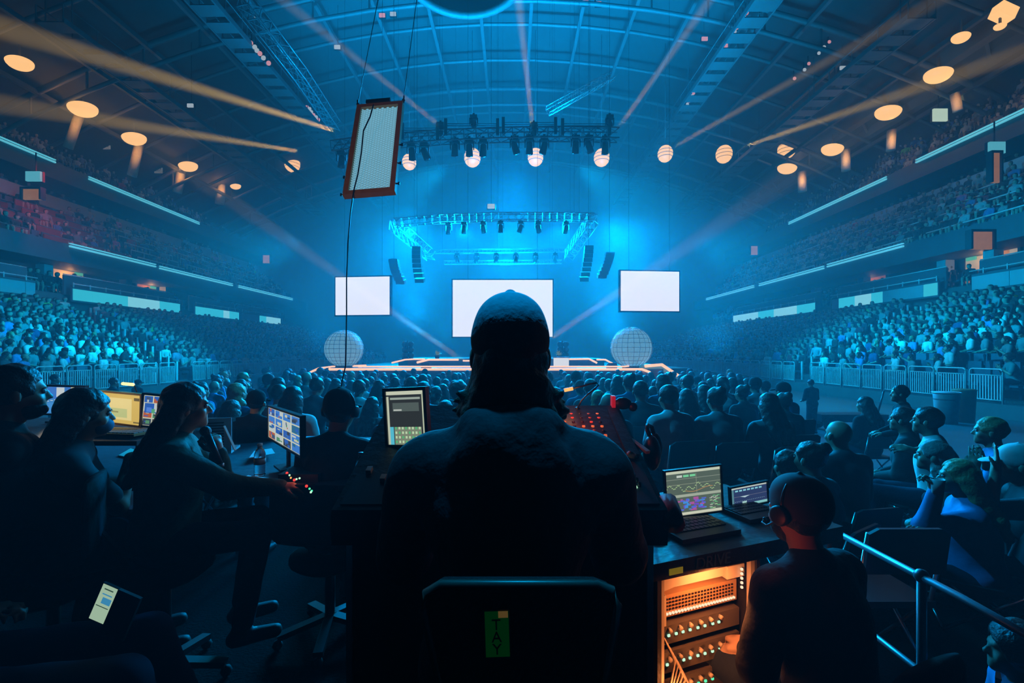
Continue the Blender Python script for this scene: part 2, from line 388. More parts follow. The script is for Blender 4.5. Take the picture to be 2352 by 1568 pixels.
    if hair != 'bald':
        H.ell(hp((0, -.018 if not hat else -.012, .036 if not hat else .02)), (.089, .104, .103) if not hat else (.0815, .099, .096), .02, rot=Rh)
        if hair == 'curly': H.ell(hp((0, -.03, .05)), (.115, .12, .115), .03, rot=Rh)
        if hair in ('long', 'band'):
            for x in (-.055, 0, .055):
                H.cone(hp((x, -.06, -.02)), np.array(nb)+np.array((x*1.5, -.13, -.06)), .055, .045, .03)
                H.cone(np.array(nb)+np.array((x*1.5, -.13, -.06)), ch+np.array((x*1.3, -.165, .02)), .045, .028, .03)
            for s in (-1, 1): H.cone(hp((s*.075, -.02, 0)), nb+np.array((s*.10, -.06, -.02)), .03, .03, .03)
        if hair == 'shoulder':
            for s in (-1, 1):
                H.cone(hp((s*.052, -.03, -.02)), hp((s*.060, -.035, -.095)), .034, .036, .02); H.cone(hp((s*.070, -.035, -.09)), hp((s*.112, -.03, -.130)), .028, .015, .015)
                H.cone(hp((s*.06, -.055, -.10)), hp((s*.095, -.06, -.155)), .03, .012, .02); H.cone(hp((s*.085, -.01, -.10)), hp((s*.130, -.02, -.108)), .017, .008, .012)
                H.cone(hp((s*.03, -.065, -.10)), hp((s*.05, -.085, -.16)), .035, .016, .02)
            for s in (-1, 1):
                for a, b, c in (((.05, -.05, -.06), (.092, -.045, -.098), (.122, -.04, -.088)), ((.055, -.03, -.08), (.100, -.025, -.118), (.135, -.02, -.128)), ((.05, -.06, -.09), (.085, -.065, -.135), (.115, -.06, -.160)), ((.05, -.01, -.07), (.095, .0, -.10), (.128, .0, -.145))):
                    H.cone(hp((s*a[0], a[1], a[2])), hp((s*b[0], b[1], b[2])), .030, .020, .012); H.cone(hp((s*b[0], b[1], b[2])), hp((s*c[0], c[1], c[2])), .020, .006, .008)
            H.cone(hp((-.035, -.055, -.07)), hp((.035, -.055, -.07)), .045, .045, .03)
        if hair == 'bun': H.ell(hp((0, -.10, .10)), (.045, .045, .045), .02, rot=Rh)
        if hair == 'ponytail':
            H.cone(hp((0, -.10, .05)), hp((0, -.155, -.03)), .028, .034, .02); H.cone(hp((0, -.155, -.03)), hp((0, -.14, -.16)), .034, .014, .02)
        H.ell(hp((0, .085, -.035)), (.073, .070, .105), .012, '-', rot=Rh)
        if hair == 'short': H.ell(hp((0, -.04, -.125)), (.10, .10, .07), .012, '-', rot=Rh)
        V, Q = H.mesh(hk, .0036, 70); npmesh('hair', V, Q, mt['hair'], root)
    if beard:
        H = SDF(); H.ell(hp((0, .034, -.062)), (.060, .066, .058), .02, rot=Rh); H.ell(hp((0, .08, -.02)), (.05, .03, .035), .01, '-', rot=Rh); H.cone(hp((-.016, .1, -.056)), hp((.016, .1, -.056)), .008, .008, .004, '-')
        V, Q = H.mesh(hk, .002, 90); npmesh('beard', V, Q, mt['hair'], root)
    if hat:
        H = SDF(); H.ell(hp((0, -.012, .045)), (.0865, .110, .098), .01, rot=Rh); H.ell(hp((0, -.012, .078)), (.078, .098, .070), .02, rot=Rh); H.cone(hp((-.04, -.02, .03)), hp((.04, -.02, .03)), .040, .040, .04)
        H.ell(hp((0, .09, -.115)), (.16, .16, .115), .008, '-', rot=Rh); H.ell(hp((0, -.05, -.185)), (.16, .2, .125), .008, '-', rot=Rh); H.ell(hp((0, -.008, .152)), (.012, .012, .006), .003, rot=Rh)
        V, Q = H.mesh(hk, 0); c_ = npmesh('cap', V, Q, mt['hat'], root)
        if hat != 'beanie':
            s = -1 if hat == 'back' else 1
            b = SDF(); b.ell(hp((0, s*.125, .022 if s > 0 else .016)), (.072, .062, .010), .01, rot=rot(head[0], head[1]-s*14, head[2]))
            V, Q = b.mesh(.006); npmesh('cap_brim', V, Q, mt['hat'], c_)
    if mask:
        H = SDF(); H.ell(hp((0, .045, -.052)), (.056, .068, .052), .01, rot=Rh); H.ell(hp((0, -.03, -.05)), (.09, .075, .09), .01, '-', rot=Rh)
        V, Q = H.mesh(.006); npmesh('face_mask', V, Q, mat('blue_face_mask', (.10, .25, .4), .8), root)
    if eyes:
        for s in (-1, 1):
            e = MB(); e.sphere(hp((s*.031, .0795, .010)), .0115, 12); e.m = 1; e.sphere(hp((s*.031, .0875, .010)), .0055, 8); e.build('eye', [M_eye, M_iris], root)
            e = MB(); e.tube([hp((s*(.018+.009*i), .094-.002*i*i, .027+.002*i-.0012*i*i)) for i in range(4)], .0022, 6); e.build('eyebrow', mt['hair'], root)
    if headset:
        e = MB(); pts = [hp((math.cos(a)*.095, -.005, .035+math.sin(a)*.108)) for a in [math.pi*i/12 for i in range(13)]]
        e.tube(pts, .006, 6); q = e.build('headset_band', M_plastic, root)
        for s in (-1, 1):
            e = MB(); Mh = Matrix(Rh.tolist()) @ Matrix.Rotation(R(90), 3, 'Y'); e.lathe([(.028, -.014), (.036, -.01), (.036, .01), (.028, .014)], hp((s*.096, 0, .004)), 16, Mh); e.build('ear_cup', M_plastic, root)
        e = MB(); e.tube([hp((-.10, .0, -.01)), hp((-.10, .05, -.05)), hp((-.06, .10, -.062)), hp((-.03, .115, -.06))], .0035, 6); e.sphere(hp((-.026, .115, -.06)), .009, 8); e.build('microphone_boom', M_plastic, root)
    root.location = (loc[0], loc[1], z); root.rotation_euler = (0, 0, R(face)); root.scale = (size,)*3
    return root

# ================================================================== THE HALL
SR = .885                                   # the right-hand bowl stands a little nearer
def side(s): return -1.0 if s < 0 else SR
Y0, Y1 = 9.0, 60.0
m = MB(); m.box((-16, -6, Z0-.3), (14.2, 60, Z0)); struct('floor', m, M_floor)
m = MB(); m.box((-4.6, -2.0, Z0+.001), (1.62, 3.75, RZ)); m.m = 1; m.box((-4.6, 3.75, Z0+.001), (1.62, 3.79, RZ)); struct('riser', m, [M_carpet, M_case])
m = MB(); m.box((1.85, 1.2, Z0+.001), (8.2, 5.9, Z0+.12)); struct('viewing_platform', m, M_carpet)
def prof_struct(name, poly, s, mats=M_conc, y0=Y0, y1=Y1):
    m = MB(); p = [(x*side(s), z) for x, z in poly]; m.prism(p, y0, y1); return struct(name, m, mats)
NR = 14
def tier(x0, z0, x1, z1, n, skirt):
    """stepped profile"""
    poly = [(x0, skirt)]; dx = (x1-x0)/n; dz = (z1-z0)/n
    for k in range(n): poly += [(x0+k*dx, z0+k*dz), (x0+(k+1)*dx, z0+k*dz)]
    poly += [(x1, z0+(n-1)*dz), (x1, skirt)]
    return poly
T1 = (16.4, .62, 28.0, 4.25, 14); T2 = (29.0, 8.75, 33.4, 12.5, 6); T3 = (33.9, 15.7, 39.4, 20.1, 6); TM = (28.6, 5.75, 31.4, 6.35, 2)
for s, nm in ((-1, 'left'), (1, 'right')):
    prof_struct('lower_tier', [(15.7, 0), (15.7, .55), (16.4, .55)]+tier(*T1, 0)[1:], s)
    prof_struct('box_tier', tier(*TM, 4.0), s)
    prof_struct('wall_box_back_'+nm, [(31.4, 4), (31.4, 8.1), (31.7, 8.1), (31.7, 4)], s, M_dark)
    prof_struct('club_tier', [(28.4, 7.75), (28.4, 8.95), (28.55, 8.95), (28.55, 8.75), (29, 8.75)]+tier(*T2, 7.75)[2:], s, M_fascia)
    prof_struct('trim_club_band_'+nm, [(33.0, 12.35), (33.0, 13.25), (33.3, 13.25), (33.3, 12.35)], s, M_teal)
    prof_struct('suite_tier', [(33.3, 12.5), (33.3, 12.8), (36.0, 12.8), (36.0, 12.5)], s, M_fascia)
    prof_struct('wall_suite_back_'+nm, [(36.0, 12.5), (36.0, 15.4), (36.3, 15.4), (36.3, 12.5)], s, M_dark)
    prof_struct('upper_tier', [(33.2, 14.6), (33.2, 15.85), (33.4, 15.85), (33.4, 15.7)]+tier(*T3, 14.6)[1:], s, M_fascia)
    prof_struct('wall_'+nm, [(39.4, 14), (39.4, 29), (39.9, 29), (39.9, 14)], s, M_wall)
    prof_struct('roof_beam', [(34.6, 20.6), (34.6, 21.6), (35.3, 21.6), (35.3, 20.6)], s, M_wall)
    prof_struct('roof_beam', [(32.6, 21.2), (32.6, 22.3), (33.4, 22.3), (33.4, 21.2)], s, M_wall)
    m = MB(); m.m = 0
    for k in range(16):
        y = 11+k*3.2; m.bar((33.2*side(s), y, 21.7), (35.0*side(s), y+1.2, 21.1), .18, .5)
    struct('beam_tie', m, M_wall)
m = MB(); m.box((-41, Y1, 0), (37, Y1+.4, 30)); struct('wall_far', m, M_wall)
# arched roof
def rz(x): return 27.2-.0075*x*x
xs = [-40+i*3.8 for i in range(21)]
m = MB()
v = []
for x in xs: v += [(x, 8, rz(x)+1.2), (x, Y1+.4, rz(x)+1.2)]
m.add(v, [(2*i, 2*i+1, 2*i+3, 2*i+2) for i in range(20)]); v2 = [(a, b, c+.3) for a, b, c in v]
m.add(v2, [(2*i, 2*i+2, 2*i+3, 2*i+1) for i in range(20)]); struct('ceiling', m, M_deck)
n_ = 0
for i in range(11):                          # arched girders across the hall
    y = 17+i*4.1; big = i % 3 == 0
    m = MB(); pts = [(x, y, rz(x)) for x in xs]
    m.tube(pts, .13 if not big else .2, 6)
    if big:
        m.tube([(a, b, c-1.5) for a, b, c in pts], .14, 6)
        for q in range(21): m.bar(pts[q], (pts[q][0], y, pts[q][2]-1.5), .1, .1)
    struct('roof_girder', m, M_steel)
for k in range(-9, 10):                      # purlins running to the stage
    x = 1.4+3.7*k; m = MB(); m.box((x-.12, 12, rz(x)-.25), (x+.12, Y1, rz(x)+.05)); struct('roof_purlin', m, M_steel)

# catwalks (ladder-like) under the roof
def catwalk(x, z, y0, y1, label, wd=1.5):
    t = empty('catwalk', (x, y0, z)); tag(t, label, 'catwalk', 'catwalks below the roof')
    for q in (-wd/2, wd/2):
        m = MB(); m.box((q-.05, 0, 0), (q+.05, y1-y0, .3)); m.tube([(q, 0, 1.0), (q, y1-y0, 1.0)], .03, 6)
        for k in range(int((y1-y0)/2)+1): m.bar((q, k*2, .2), (q, k*2, 1.0), .04, .04)
        m.build('side_rail', M_steel, t)
    m = MB(); k = 0
    while k*1.3 < y1-y0: m.box((-wd/2, k*1.3, .02), (wd/2, k*1.3+.85, .08)); k += 1
    m.build('grating', M_steel, t)
    for k in range(int((y1-y0)/7)+1):
        y = k*7.+.5
        for q in (-wd/2, wd/2): m = MB(); m.bar((q, y, .3), (q, y, rz(x)-z), .05, .05); m.build('hanger', M_steel, t)
    return t
catwalk(-17.2, 21.3, 19, 58, 'long roof catwalk with a row of white lamps, left of the hanging panel')
catwalk(-25.5, 20.2, 24, 58, 'dim roof catwalk nearest the left seating tiers')
catwalk(14.3, 21.6, 19, 58, 'long roof catwalk with a row of pinkish white lamps, right of the ring')
catwalk(22.6, 20.4, 24, 58, 'dim roof catwalk nearest the right seating tiers')
# round lamps along the catwalks
LAMPSETS = [([(576, 99), (585, 108), (590, 116), (597, 123), (605, 133), (617, 145)], 27.5, 5.6, 'in the cluster high on the left catwalk'),
            ([(705, 246), (711, 250), (715, 257), (720, 264), (726, 269), (731, 275)], 38, 4.4, 'in the far cluster of the left catwalk'),
            ([(1714, 29), (1708, 40), (1701, 51), (1692, 62), (1686, 72)], 28, 6, 'in the cluster high on the right catwalk'),
            ([(1593, 214), (1590, 220), (1587, 226), (1583, 232), (1579, 239), (1576, 246)], 37, 3.6, 'in the far cluster of the right catwalk'),
            ([(1905, 96), (1893, 108), (1881, 122), (1858, 146), (1848, 160), (1825, 180)], 31, 4, 'along the outer right catwalk')]
for pts, Y, r, where in LAMPSETS:
    for i, (px, py) in enumerate(pts):
        p = W(px, py, Y); R_ = r*Y/1000
        t = empty('round_lamp', p); tag(t, f'small round lamp, {ORD[i]} from the top {where}', 'lamp', 'round lamps '+where)
        m = MB(); m.sphere((0, 0, 0), R_, 12, (1, .5, 1)); m.build('lens', M_disc2 if i in (0, 3, 5) else M_disc, t)
        m = MB(); m.lathe([(R_*1.05, 0), (R_*1.1, .1), (R_*.5, R_*1.6)], (0, .05, 0), 12, Matrix.Rotation(R(-90), 3, 'X')); m.build('housing', M_black, t)
        m = MB(); m.bar((0, .1, R_*.8), (0, .1, R_*.8+.5), .05, .05); m.build('bracket', M_black, t)
# small square lamps and reflectors scattered below the roof
for i, (px, py, c) in enumerate([(878, 36, 1), (903, 33, 0), (1345, 7, 1), (1374, 9, 1), (775, 111-2, 0), (592, 37, 0), (438, 243, 0), (1935, 157, 0), (257, 110, 0), (1128, 474, 0), (199, 37, 0), (181, 66, 0), (1618, 90, 1), (1664, 105, 1)]):
    Y = 30 if py < 300 else 24; p = W(px, py, Y); t = empty('work_lamp', p); where = ['left of the ring', 'nearest the ring on its left', 'right of the ring', 'farthest right of the ring', 'by the left purlins', 'at the top of the left catwalk', 'below the outer left catwalk', 'under the outer right catwalk', 'over the upper left seats', 'above the middle truss', 'at the upper left edge', 'at the left edge beneath another', 'on the right catwalk', 'on the far side of the right catwalk'][i]
    tag(t, f'tiny {"pinkish" if c else "pale blue"} square work lamp hanging {where}', 'lamp', 'small work lamps under the roof')
    m = MB(); m.box((-.2, -.08, -.12), (.2, 0, .12)); m.build('diffuser', M_disc2 if c else M_disc, t)
    m = MB(); m.box((-.23, 0, -.15), (.23, .15, .15)); m.bar((0, .08, .15), (0, .08, max(.5, rz(p.x)-p.z-.1)), .02, .02); m.build('housing', M_black, t)

# ring of screens over the centre of the hall
t = empty('scoreboard_ring', (-2.4, 21, 20.7)); tag(t, 'dark round ring with pale side panels hanging at the top centre', 'scoreboard')
m = MB(); n = 40; m.tube([(3.1*math.cos(2*math.pi*i/n), 3.1*math.sin(2*math.pi*i/n), 0) for i in range(n)], .22, 8, True); m.build('lower_ring', M_steel, t)
m = MB(); m.lathe([(3.2, .1), (3.3, 1.6), (3.1, 1.6), (3.0, .1)], (0, 0, 0), 40); m.build('ring_wall', M_dark, t)
for a in (-.95, .78):
    m = MB(); q = R(-90)+a; c, s_ = math.cos(q), math.sin(q); m.box((-1.0, -.1, -.2), (1.0, .1, .55), Matrix.Translation((4.0*c, 4.0*s_, 0)) @ Matrix.Rotation(q+R(90), 4, 'Z')); m.build('side_panel', mat('pale_banner', (.4, .7, .75), .6, emit=(.08, .4, .5), es=.4), t)
for i in range(9):
    q = R(-160+i*17); m = MB(); m.box((-.16, -.12, -.14), (.16, .12, .14), Matrix.Translation((3.15*math.cos(q), 3.15*math.sin(q), -.05)) @ Matrix.Rotation(q, 4, 'Z')); m.build('panel_lamp', M_disc if i % 3 else M_disc2, t)
m = MB()
for q in range(4): a = math.pi/4+q*math.pi/2; m.tube([(3*math.cos(a), 3*math.sin(a), 1.5), (3*math.cos(a), 3*math.sin(a), 6.3)], .04, 6)
m.build('cable', M_black, t)

# ribbon boards, glass fronts, rails and aisles of both bowls
LBL = {-1: 'left', 1: 'right'}
def X_(s, x): return x*side(s)
ribs = {-1: [(9.5, 25.5), (27.6, 36.6), (38.3, 44.5), (44.9, 52.5)], 1: [(9.5, 23.4), (25.2, 33.6), (35.4, 48.6)]}
for s in (-1, 1):
    for i, (a, b) in enumerate(ribs[s]):
        t = empty('ribbon_board', (X_(s, 27.9), a, 5.25)); dim = i == 0
        tag(t, f'{"dim" if dim else "bright cyan"} ribbon board above the {LBL[s]} stands, {ORD[i]} from the camera', 'display', 'ribbon boards')
        dx = -.1*np.sign(side(s)); L = b-a
        m = MB(); m.box((min(0, -dx), 0, 0), (max(0, -dx), L, .95)); m.build('housing', M_fascia, t)
        m = MB(); k = 0; y = .05
        while y < L-.3:
            ln = min(random.uniform(.8, 3.2), L-y-.05); m.m = random.choice([0, 0, 0, 1, 1, 3] if not dim else [3, 3, 3, 0]); e = random.random()
            if e > .88 and not dim: m.m = 2; ln = .5
            m.box((min(dx*.3, dx*.1), y, .1), (max(dx*.3, dx*.1), y+ln, .82)); y += ln+.02; k += 1
        m.build('screen_image', [M_led, M_led2, M_led3, M_teal], t)
        m = MB(); m.tube([(dx, 0, 1.12), (dx, L, 1.12)], .035, 6)
        for q in range(int(L/1.1)+1): m.bar((dx, q*1.1, .9), (dx, q*1.1, 1.2), .05, .05)
        m.build('handrail', M_rail, t)
        g = empty('balcony_front', (X_(s, 28.45), a, 6.2)); tag(g, f'low panelled balcony front over the {ORD[i]} ribbon board of the {LBL[s]} stands', 'balcony', 'balcony fronts')
        m = MB(); m.box((-.06, 0, -.5), (.06, L, .75)); m.build('panel', M_fascia, g); m = MB(); m.tube([(0, 0, .8), (0, L, .8)], .035, 6); m.build('top_rail', M_rail, g)
    # columns and lit doorways behind the boxes
    cols = {-1: [23, 28.5, 34.5, 38.4, 45, 53], 1: [24.5, 27.2, 33.5, 38.8, 46, 54]}[s]
    for i, y in enumerate(cols):
        m = MB(); m.box((-.28, -.28, 0), (.28, .28, 1.9)); tag(m.build('column', M_teal, None, (X_(s, 30.6), y, 6.1)), f'square pale column behind the {LBL[s]} boxes, {ORD[i]} from the camera', 'column', 'box level columns')
    for i, (y, wd) in enumerate({-1: [(29.2, 2.6), (36.3, 2.0)], 1: [(23.8, 2.8), (32.2, 2.4)]}[s]):
        t = empty('doorway', (X_(s, 31.38), y, 6.0)); tag(t, f'{"amber lit" if i == 0 else "dull orange lit"} corridor doorway behind the {LBL[s]} boxes, {ORD[i]} from the camera', 'doorway')
        dx = -np.sign(side(s)); m = MB(); m.box((min(0, dx*.06), 0, 0), (max(0, dx*.06), wd, 1.9)); m.build('lit_opening', M_warmwall if i == 0 else mat('orange_glow_wall', (.5, .2, .08), .7, emit=(.9, .28, .08), es=.14), t)  # doorway light is carried by the opening's own colour and emission
        m = MB(); m.box((min(0, dx*.14), -.14, 0), (max(0, dx*.14), 0, 2.0)); m.box((min(0, dx*.14), wd, 0), (max(0, dx*.14), wd+.14, 2.0)); m.box((min(0, dx*.14), -.14, 1.9), (max(0, dx*.14), wd+.14, 2.04)); m.build('frame', M_dark, t)
        m = MB(); m.box((min(dx*.12, dx*.2), wd-.7, 1.55), (max(dx*.12, dx*.2), wd-.15, 1.8)); m.build('exit_sign', mat('exit_sign_green', (.05, .1, .08), .5, emit=(.15, .8, .45), es=.5), t)
        lamp('doorway_light', 'POINT', (X_(s, 30.9), y+wd/2, 7.4), 22, (1, .5, .15), .2)
    if s < 0: lamp('red_wash_light', 'SPOT', (-27, 26, 13.2), 420, (1, .04, .03), .3, (-30, 27, 10), 120, .8)
    # club tier: rails on every step, boards coloured for red light nearest the camera on the left
    for k in range(6):
        x = T2[0]+(T2[2]-T2[0])/6*k; z = T2[1]+(T2[3]-T2[1])/6*k
        segs = [(20, 26.2), (27, 32.6), (33.8, 38.6), (39.6, 45), (46, 52)] if s < 0 else [(12, 19), (20, 27), (28, 36), (37, 46), (47, 55)]
        if k == 5: continue
        for i, (a, b) in enumerate(segs):
            red = s < 0 and a < 28
            t = empty('row_front', (X_(s, x+.05), a+.25*k, z)); nm = 'red' if red else 'pale'
            tag(t, f'{nm} row front, {LBL[s]} club tier, {ORD[k]} step up, {ORD[i]} block from the camera', 'seat row front', 'row fronts of the club tiers')
            L = b-a
            if red: m = MB(); m.box((-.04, 0, .1), (.04, L, .62)); m.build('board', M_red, t)
            else:
                m = MB()
                for q in range(int(L/1.2)+1): m.bar((0, q*1.2, 0), (0, q*1.2, .6), .03, .03)
                m.build('post', M_rail, t)
            m = MB(); m.tube([(0, 0, .66), (0, L, .66)], .045 if not red else .03, 6); m.build('top_rail', M_rail if not red else M_steel, t)
    # bright light strips along the club fascia and the upper fascia
    for i, (a, b, x, z) in enumerate([(27.8, 34.5, 28.3, 8.75), (34.9, 44, 28.3, 8.7), (45, 56, 28.3, 8.7), (24, 31.5, 33.1, 15.7), (34, 46, 33.1, 15.5)]):
        dx = -np.sign(side(s)); m = MB(); m.box((min(0, .12*dx), 0, 0), (max(0, .12*dx), b-a, .11)); m.box((min(0, .12*dx), 0, .2), (max(0, .12*dx), b-a, .26))
        tag(m.build('light_strip', mat('fascia_strip_glow', (.3, .6, .7), .4, emit=(.10, .62, .8), es=.85), None, (X_(s, x), a, z)), f'thin cyan light strip on the {LBL[s]} {"lower" if i < 3 else "upper"} fascia, {ORD[i if i < 3 else i-3]} from the camera', 'light', 'fascia light strips')
    # raking columns with bowl lamps, the beam lamps and their boards
# warm bowl lamps, and globes in place of orange light pools: pixel, depth, radius px, kind
BOWLS = [(45, 143, 31, 24, 'b'), (190, 248, 35.5, 27, 'b'), (308, 316, 40, 23, 'b'), (432, 380, 47, 19, 'b'), (532, 380, 50, 18, 'g'), (671, 376, 50, 17, 'g'), (541, 427, 52, 11, 'b'),
         (940, 372, 34, 16, 'g'), (1085, 362, 34, 19, 'g'), (1230, 361, 34, 18, 'g'), (1382, 362, 34, 18, 'g'), (1528, 353, 34, 17, 'g'), (1663, 354, 42, 18, 'g'), (1807, 343, 44, 19, 'g'),
         (1912, 341, 41, 22, 'b'), (1808, 385, 46, 20, 'b'), (2040, 256, 36, 25, 'b'), (2155, 170, 31, 26, 'b'), (2207, 85, 29, 17, 'b'), (2168, 62-30, 28, 3, 'b'), (2305, 30, 27, 20, 'c'), (2297, 60, 27, 11, 'b')]
bn = {'b': 0, 'g': 0}
for i, (px, py, Y, r, kd) in enumerate(BOWLS):
    if r < 5: continue
    if kd != 'g': Y *= .84
    p = W(px, py, Y); q = r*Y/1000
    t = empty('bowl_lamp' if kd == 'b' else 'glow_spot', p)
    lab = ['topmost over the upper left stands, cut near the left edge', 'second down the row over the left stands, above a lit column', 'third down the row over the left stands', 'fourth down the row over the left stands', 'first in the floating row left of the hanging panel', 'second in the floating row, nearest left of the hanging panel', 'small one below the floating row on the left', 'just right of the hanging panel', 'under the left third of the main truss', 'under the middle of the main truss', 'under the right end of the main truss', 'first right of the main truss', 'second right of the main truss', 'third right of the main truss', 'lowest but one in the row over the right stands', 'lowest in the row over the right stands', 'third up the row over the right stands', 'fourth up the row over the right stands', 'small one high over the right stands', '', 'boxy one at the top right corner', 'small one under the boxy lamp at the top right'][i]
    tag(t, 'glowing warm '+('dish lamp, ' if kd == 'b' else 'round spot, ')+lab, 'lamp', 'warm lamps round the hall')
    if kd == 'b':
        m = MB(); pr = [(q*math.sin(a), -q*.62*math.cos(a)) for a in [math.pi/2*j/7 for j in range(8)]]; pr[0] = (.01, pr[0][1]); m.lathe(pr+[(q*.9, q*.06), (.01, q*.10)], (0, 0, 0), 24, Matrix.Rotation(R(-14 if px < 1176 else 14), 3, 'Y')); m.build('bowl', M_bowl, t)
        m = MB(); m.lathe([(q*.35, q*.1), (q*.3, q*.35), (.05, q*.5)], (0, 0, 0), 12); m.bar((0, 0, q*.4), (0, 0, q*.4+.8), .08, .08); m.build('mount', M_steel, t)
    elif kd == 'g':  # globe, mount and cage made up for an orange spotlight pool
        m = MB(); m.sphere((0, 0, 0), q, 20, (1, 1, 1.12)); m.build('globe', M_bowl, t)
        m = MB(); m.lathe([(q*.5, q*.95), (q*.42, q*1.2), (.06, q*1.35)], (0, 0, 0), 14); m.tube([(0, 0, q*1.3), (0, 0, rz(p.x)-p.z)], .02, 5); m.build('mount', M_steel, t)
        m = MB()
        for j in (-.45, -.1, .3): rr = q*math.sqrt(1-j*j)*1.01; m.tube([(rr*math.cos(2*math.pi*u/20), rr*math.sin(2*math.pi*u/20), q*1.12*j) for u in range(20)], .022, 5, True)
        m.build('wire_cage', M_steel, t)
    else:
        m = MB(); m.box((-q, -q*.6, -q*.7), (q, q*.6, q*.7), Matrix.Rotation(R(25), 4, 'Y')); m.build('lit_box', M_bowl, t); m = MB(); m.bar((0, 0, q*.8), (0, 0, q*2), .1, .1); m.build('mount', M_steel, t)
for i, (tx, ty, bx, by, Y, s) in enumerate([(183, 262, 156, 340, 35.5, -1), (320, 330, 303, 404, 40, -1), (418, 388, 407, 442, 47, -1), (510, 420, 504, 470, 54, -1), (1842, 395, 1843, 440, 46, 1), (1942, 345, 1943, 392, 41, 1), (2048, 300, 2046, 345, 36, 1), (2193, 215, 2200, 255, 31, 1)]):
    Y *= .90; a = W(tx, ty, Y); b = W(bx, by, Y); m = MB(); rr = 9*Y/1000; m.tube([b-a, (0, 0, 0)], [rr, rr], 14); c_ = m.build('raking_column', mat('column_plaster', (.75, .68, .58), .7), None, a)
    tag(c_, f'slanting round column lit amber on the upper {"left" if s < 0 else "right"} tier, {ORD[i if i < 4 else 7-i]} from the near end', 'column', 'raking columns of the upper tier')
    lamp('column_light', 'POINT', a+Vector((-s*.7, -1.0, -.9)), 50, (1, .50, .14), .15)
    if i in (0, 1, 2, 7, 6): lamp('wall_light', 'POINT', (X_(s, 38.9), Y-3, 20.6), 60, (1, .55, .08), .15)
# section signs on the wall behind the upper tier
FONTS = {}
def text(name, s, size, mat_, parent=None, loc=(0, 0, 0), rotm=(R(90), 0, 0), depth=.002):
    c = bpy.data.curves.new(name, 'FONT'); c.body = s; c.size = size; c.extrude = depth; c.align_x = 'CENTER'; c.align_y = 'CENTER'
    o = bpy.data.objects.new(name, c); COL.objects.link(o); bpy.context.view_layer.update()
    me = bpy.data.meshes.new_from_object(o.evaluated_get(bpy.context.evaluated_depsgraph_get())); bpy.data.objects.remove(o); bpy.data.curves.remove(c)
    me.materials.clear(); me.materials.append(mat_); q = bpy.data.objects.new(name, me); COL.objects.link(q); q.parent = parent; q.location = loc; q.rotation_euler = rotm
    return q
M_sign = mat('section_sign_face', (.7, .7, .68), .6, emit=(.5, .55, .5), es=.16)
for i, (px, py, Y, s_, w_) in enumerate([(78, 250, 32, '225', 25), (242, 334, 37, '226', 20), (363, 390, 42, '227', 18), (493, 437, 50, '228', 15), (2296, 205, 31, '213', 20), (1995, 372, 42, '215', 14)]):
    p = W(px, py, Y); t = empty('section_sign', p); q = w_*Y/1000/2; tag(t, f'pale section sign reading {s_}, {["nearest the left edge", "between the first two amber columns", "before the third amber column", "farthest down the left side", "over the upper right tier near the edge", "over the far upper right tier"][i]}', 'sign')
    m = MB(); m.box((-q, 0, -q*.8), (q, .08, q*.8)); m.bar((-q*.7, .04, q*.8), (-q*.7, .04, q*.8+1.5), .04, .04); m.bar((q*.7, .04, q*.8), (q*.7, .04, q*.8+1.5), .04, .04); m.build('sign_board', M_sign, t)
    text('number', s_, q*1.05, M_black, t, (0, -.012, 0))
for i, (px, py, Y, w_, h_, c) in enumerate([(75, 404, 26, 17, 11, 1), (2161, 263, 30, 16, 14, 0), (2292, 338, 24, 18, 13, 1), (597, -99, 1, 1, 1, 1)]):
    if py < 0: continue
    p = W(px, py, Y); t = empty('lit_sign', p); q = Y/1000; tag(t, ['cyan lit sign over the club tier at the left edge', 'greenish white lit board under the upper right columns', 'cyan lit sign above an amber post at the right edge'][i], 'sign')
    m = MB(); m.box((-w_*q, 0, -h_*q), (w_*q, .12, h_*q)); m.build('lit_face', glow('lit_sign_cyan', (.1, .5, .62), .8) if c else glow('lit_sign_pale', (.5, .75, .6), .9), t)
    m = MB(); m.box((-w_*q-.03, .12, -h_*q-.03), (w_*q+.03, .25, h_*q+.03)); m.bar((0, .18, h_*q), (0, .18, h_*q+1.2), .05, .05); m.build('housing', M_dark, t)
for i, (px, py, Y, w_, h_) in enumerate([(73, 446, 25.5, 20, 12), (2287, 385, 23.5, 9, 34), (2255, 552, 21, 24, 20), (612, 595, 54, 8, 9), (1732, 575, 52, 8, 10)]):
    p = W(px, py, Y); t = empty('lit_opening', p); q = Y/1000; tag(t, ['warm lit vomitory opening in the left club tier near the edge', 'narrow amber lit post beside the right edge', 'large amber lit opening under the right club tier', 'small amber lit opening far down the left side', 'small amber lit opening far down the right side'][i], 'opening', 'amber lit openings')
    m = MB(); m.box((-w_*q, 0, -h_*q), (w_*q, .1, h_*q)); m.build('lit_wall', mat('amber_glow_wall', (.6, .42, .2), .7, emit=(1, .45, .12), es=.22, var=.6, scale=1.3), t)  # amber light put into this panel's colour and glow
    m = MB(); m.box((-w_*q-.1, -.1, -h_*q), (-w_*q, .2, h_*q)); m.box((w_*q, -.1, -h_*q), (w_*q+.1, .2, h_*q)); m.box((-w_*q-.1, -.1, h_*q), (w_*q+.1, .2, h_*q+.1)); m.build('frame', M_dark, t)

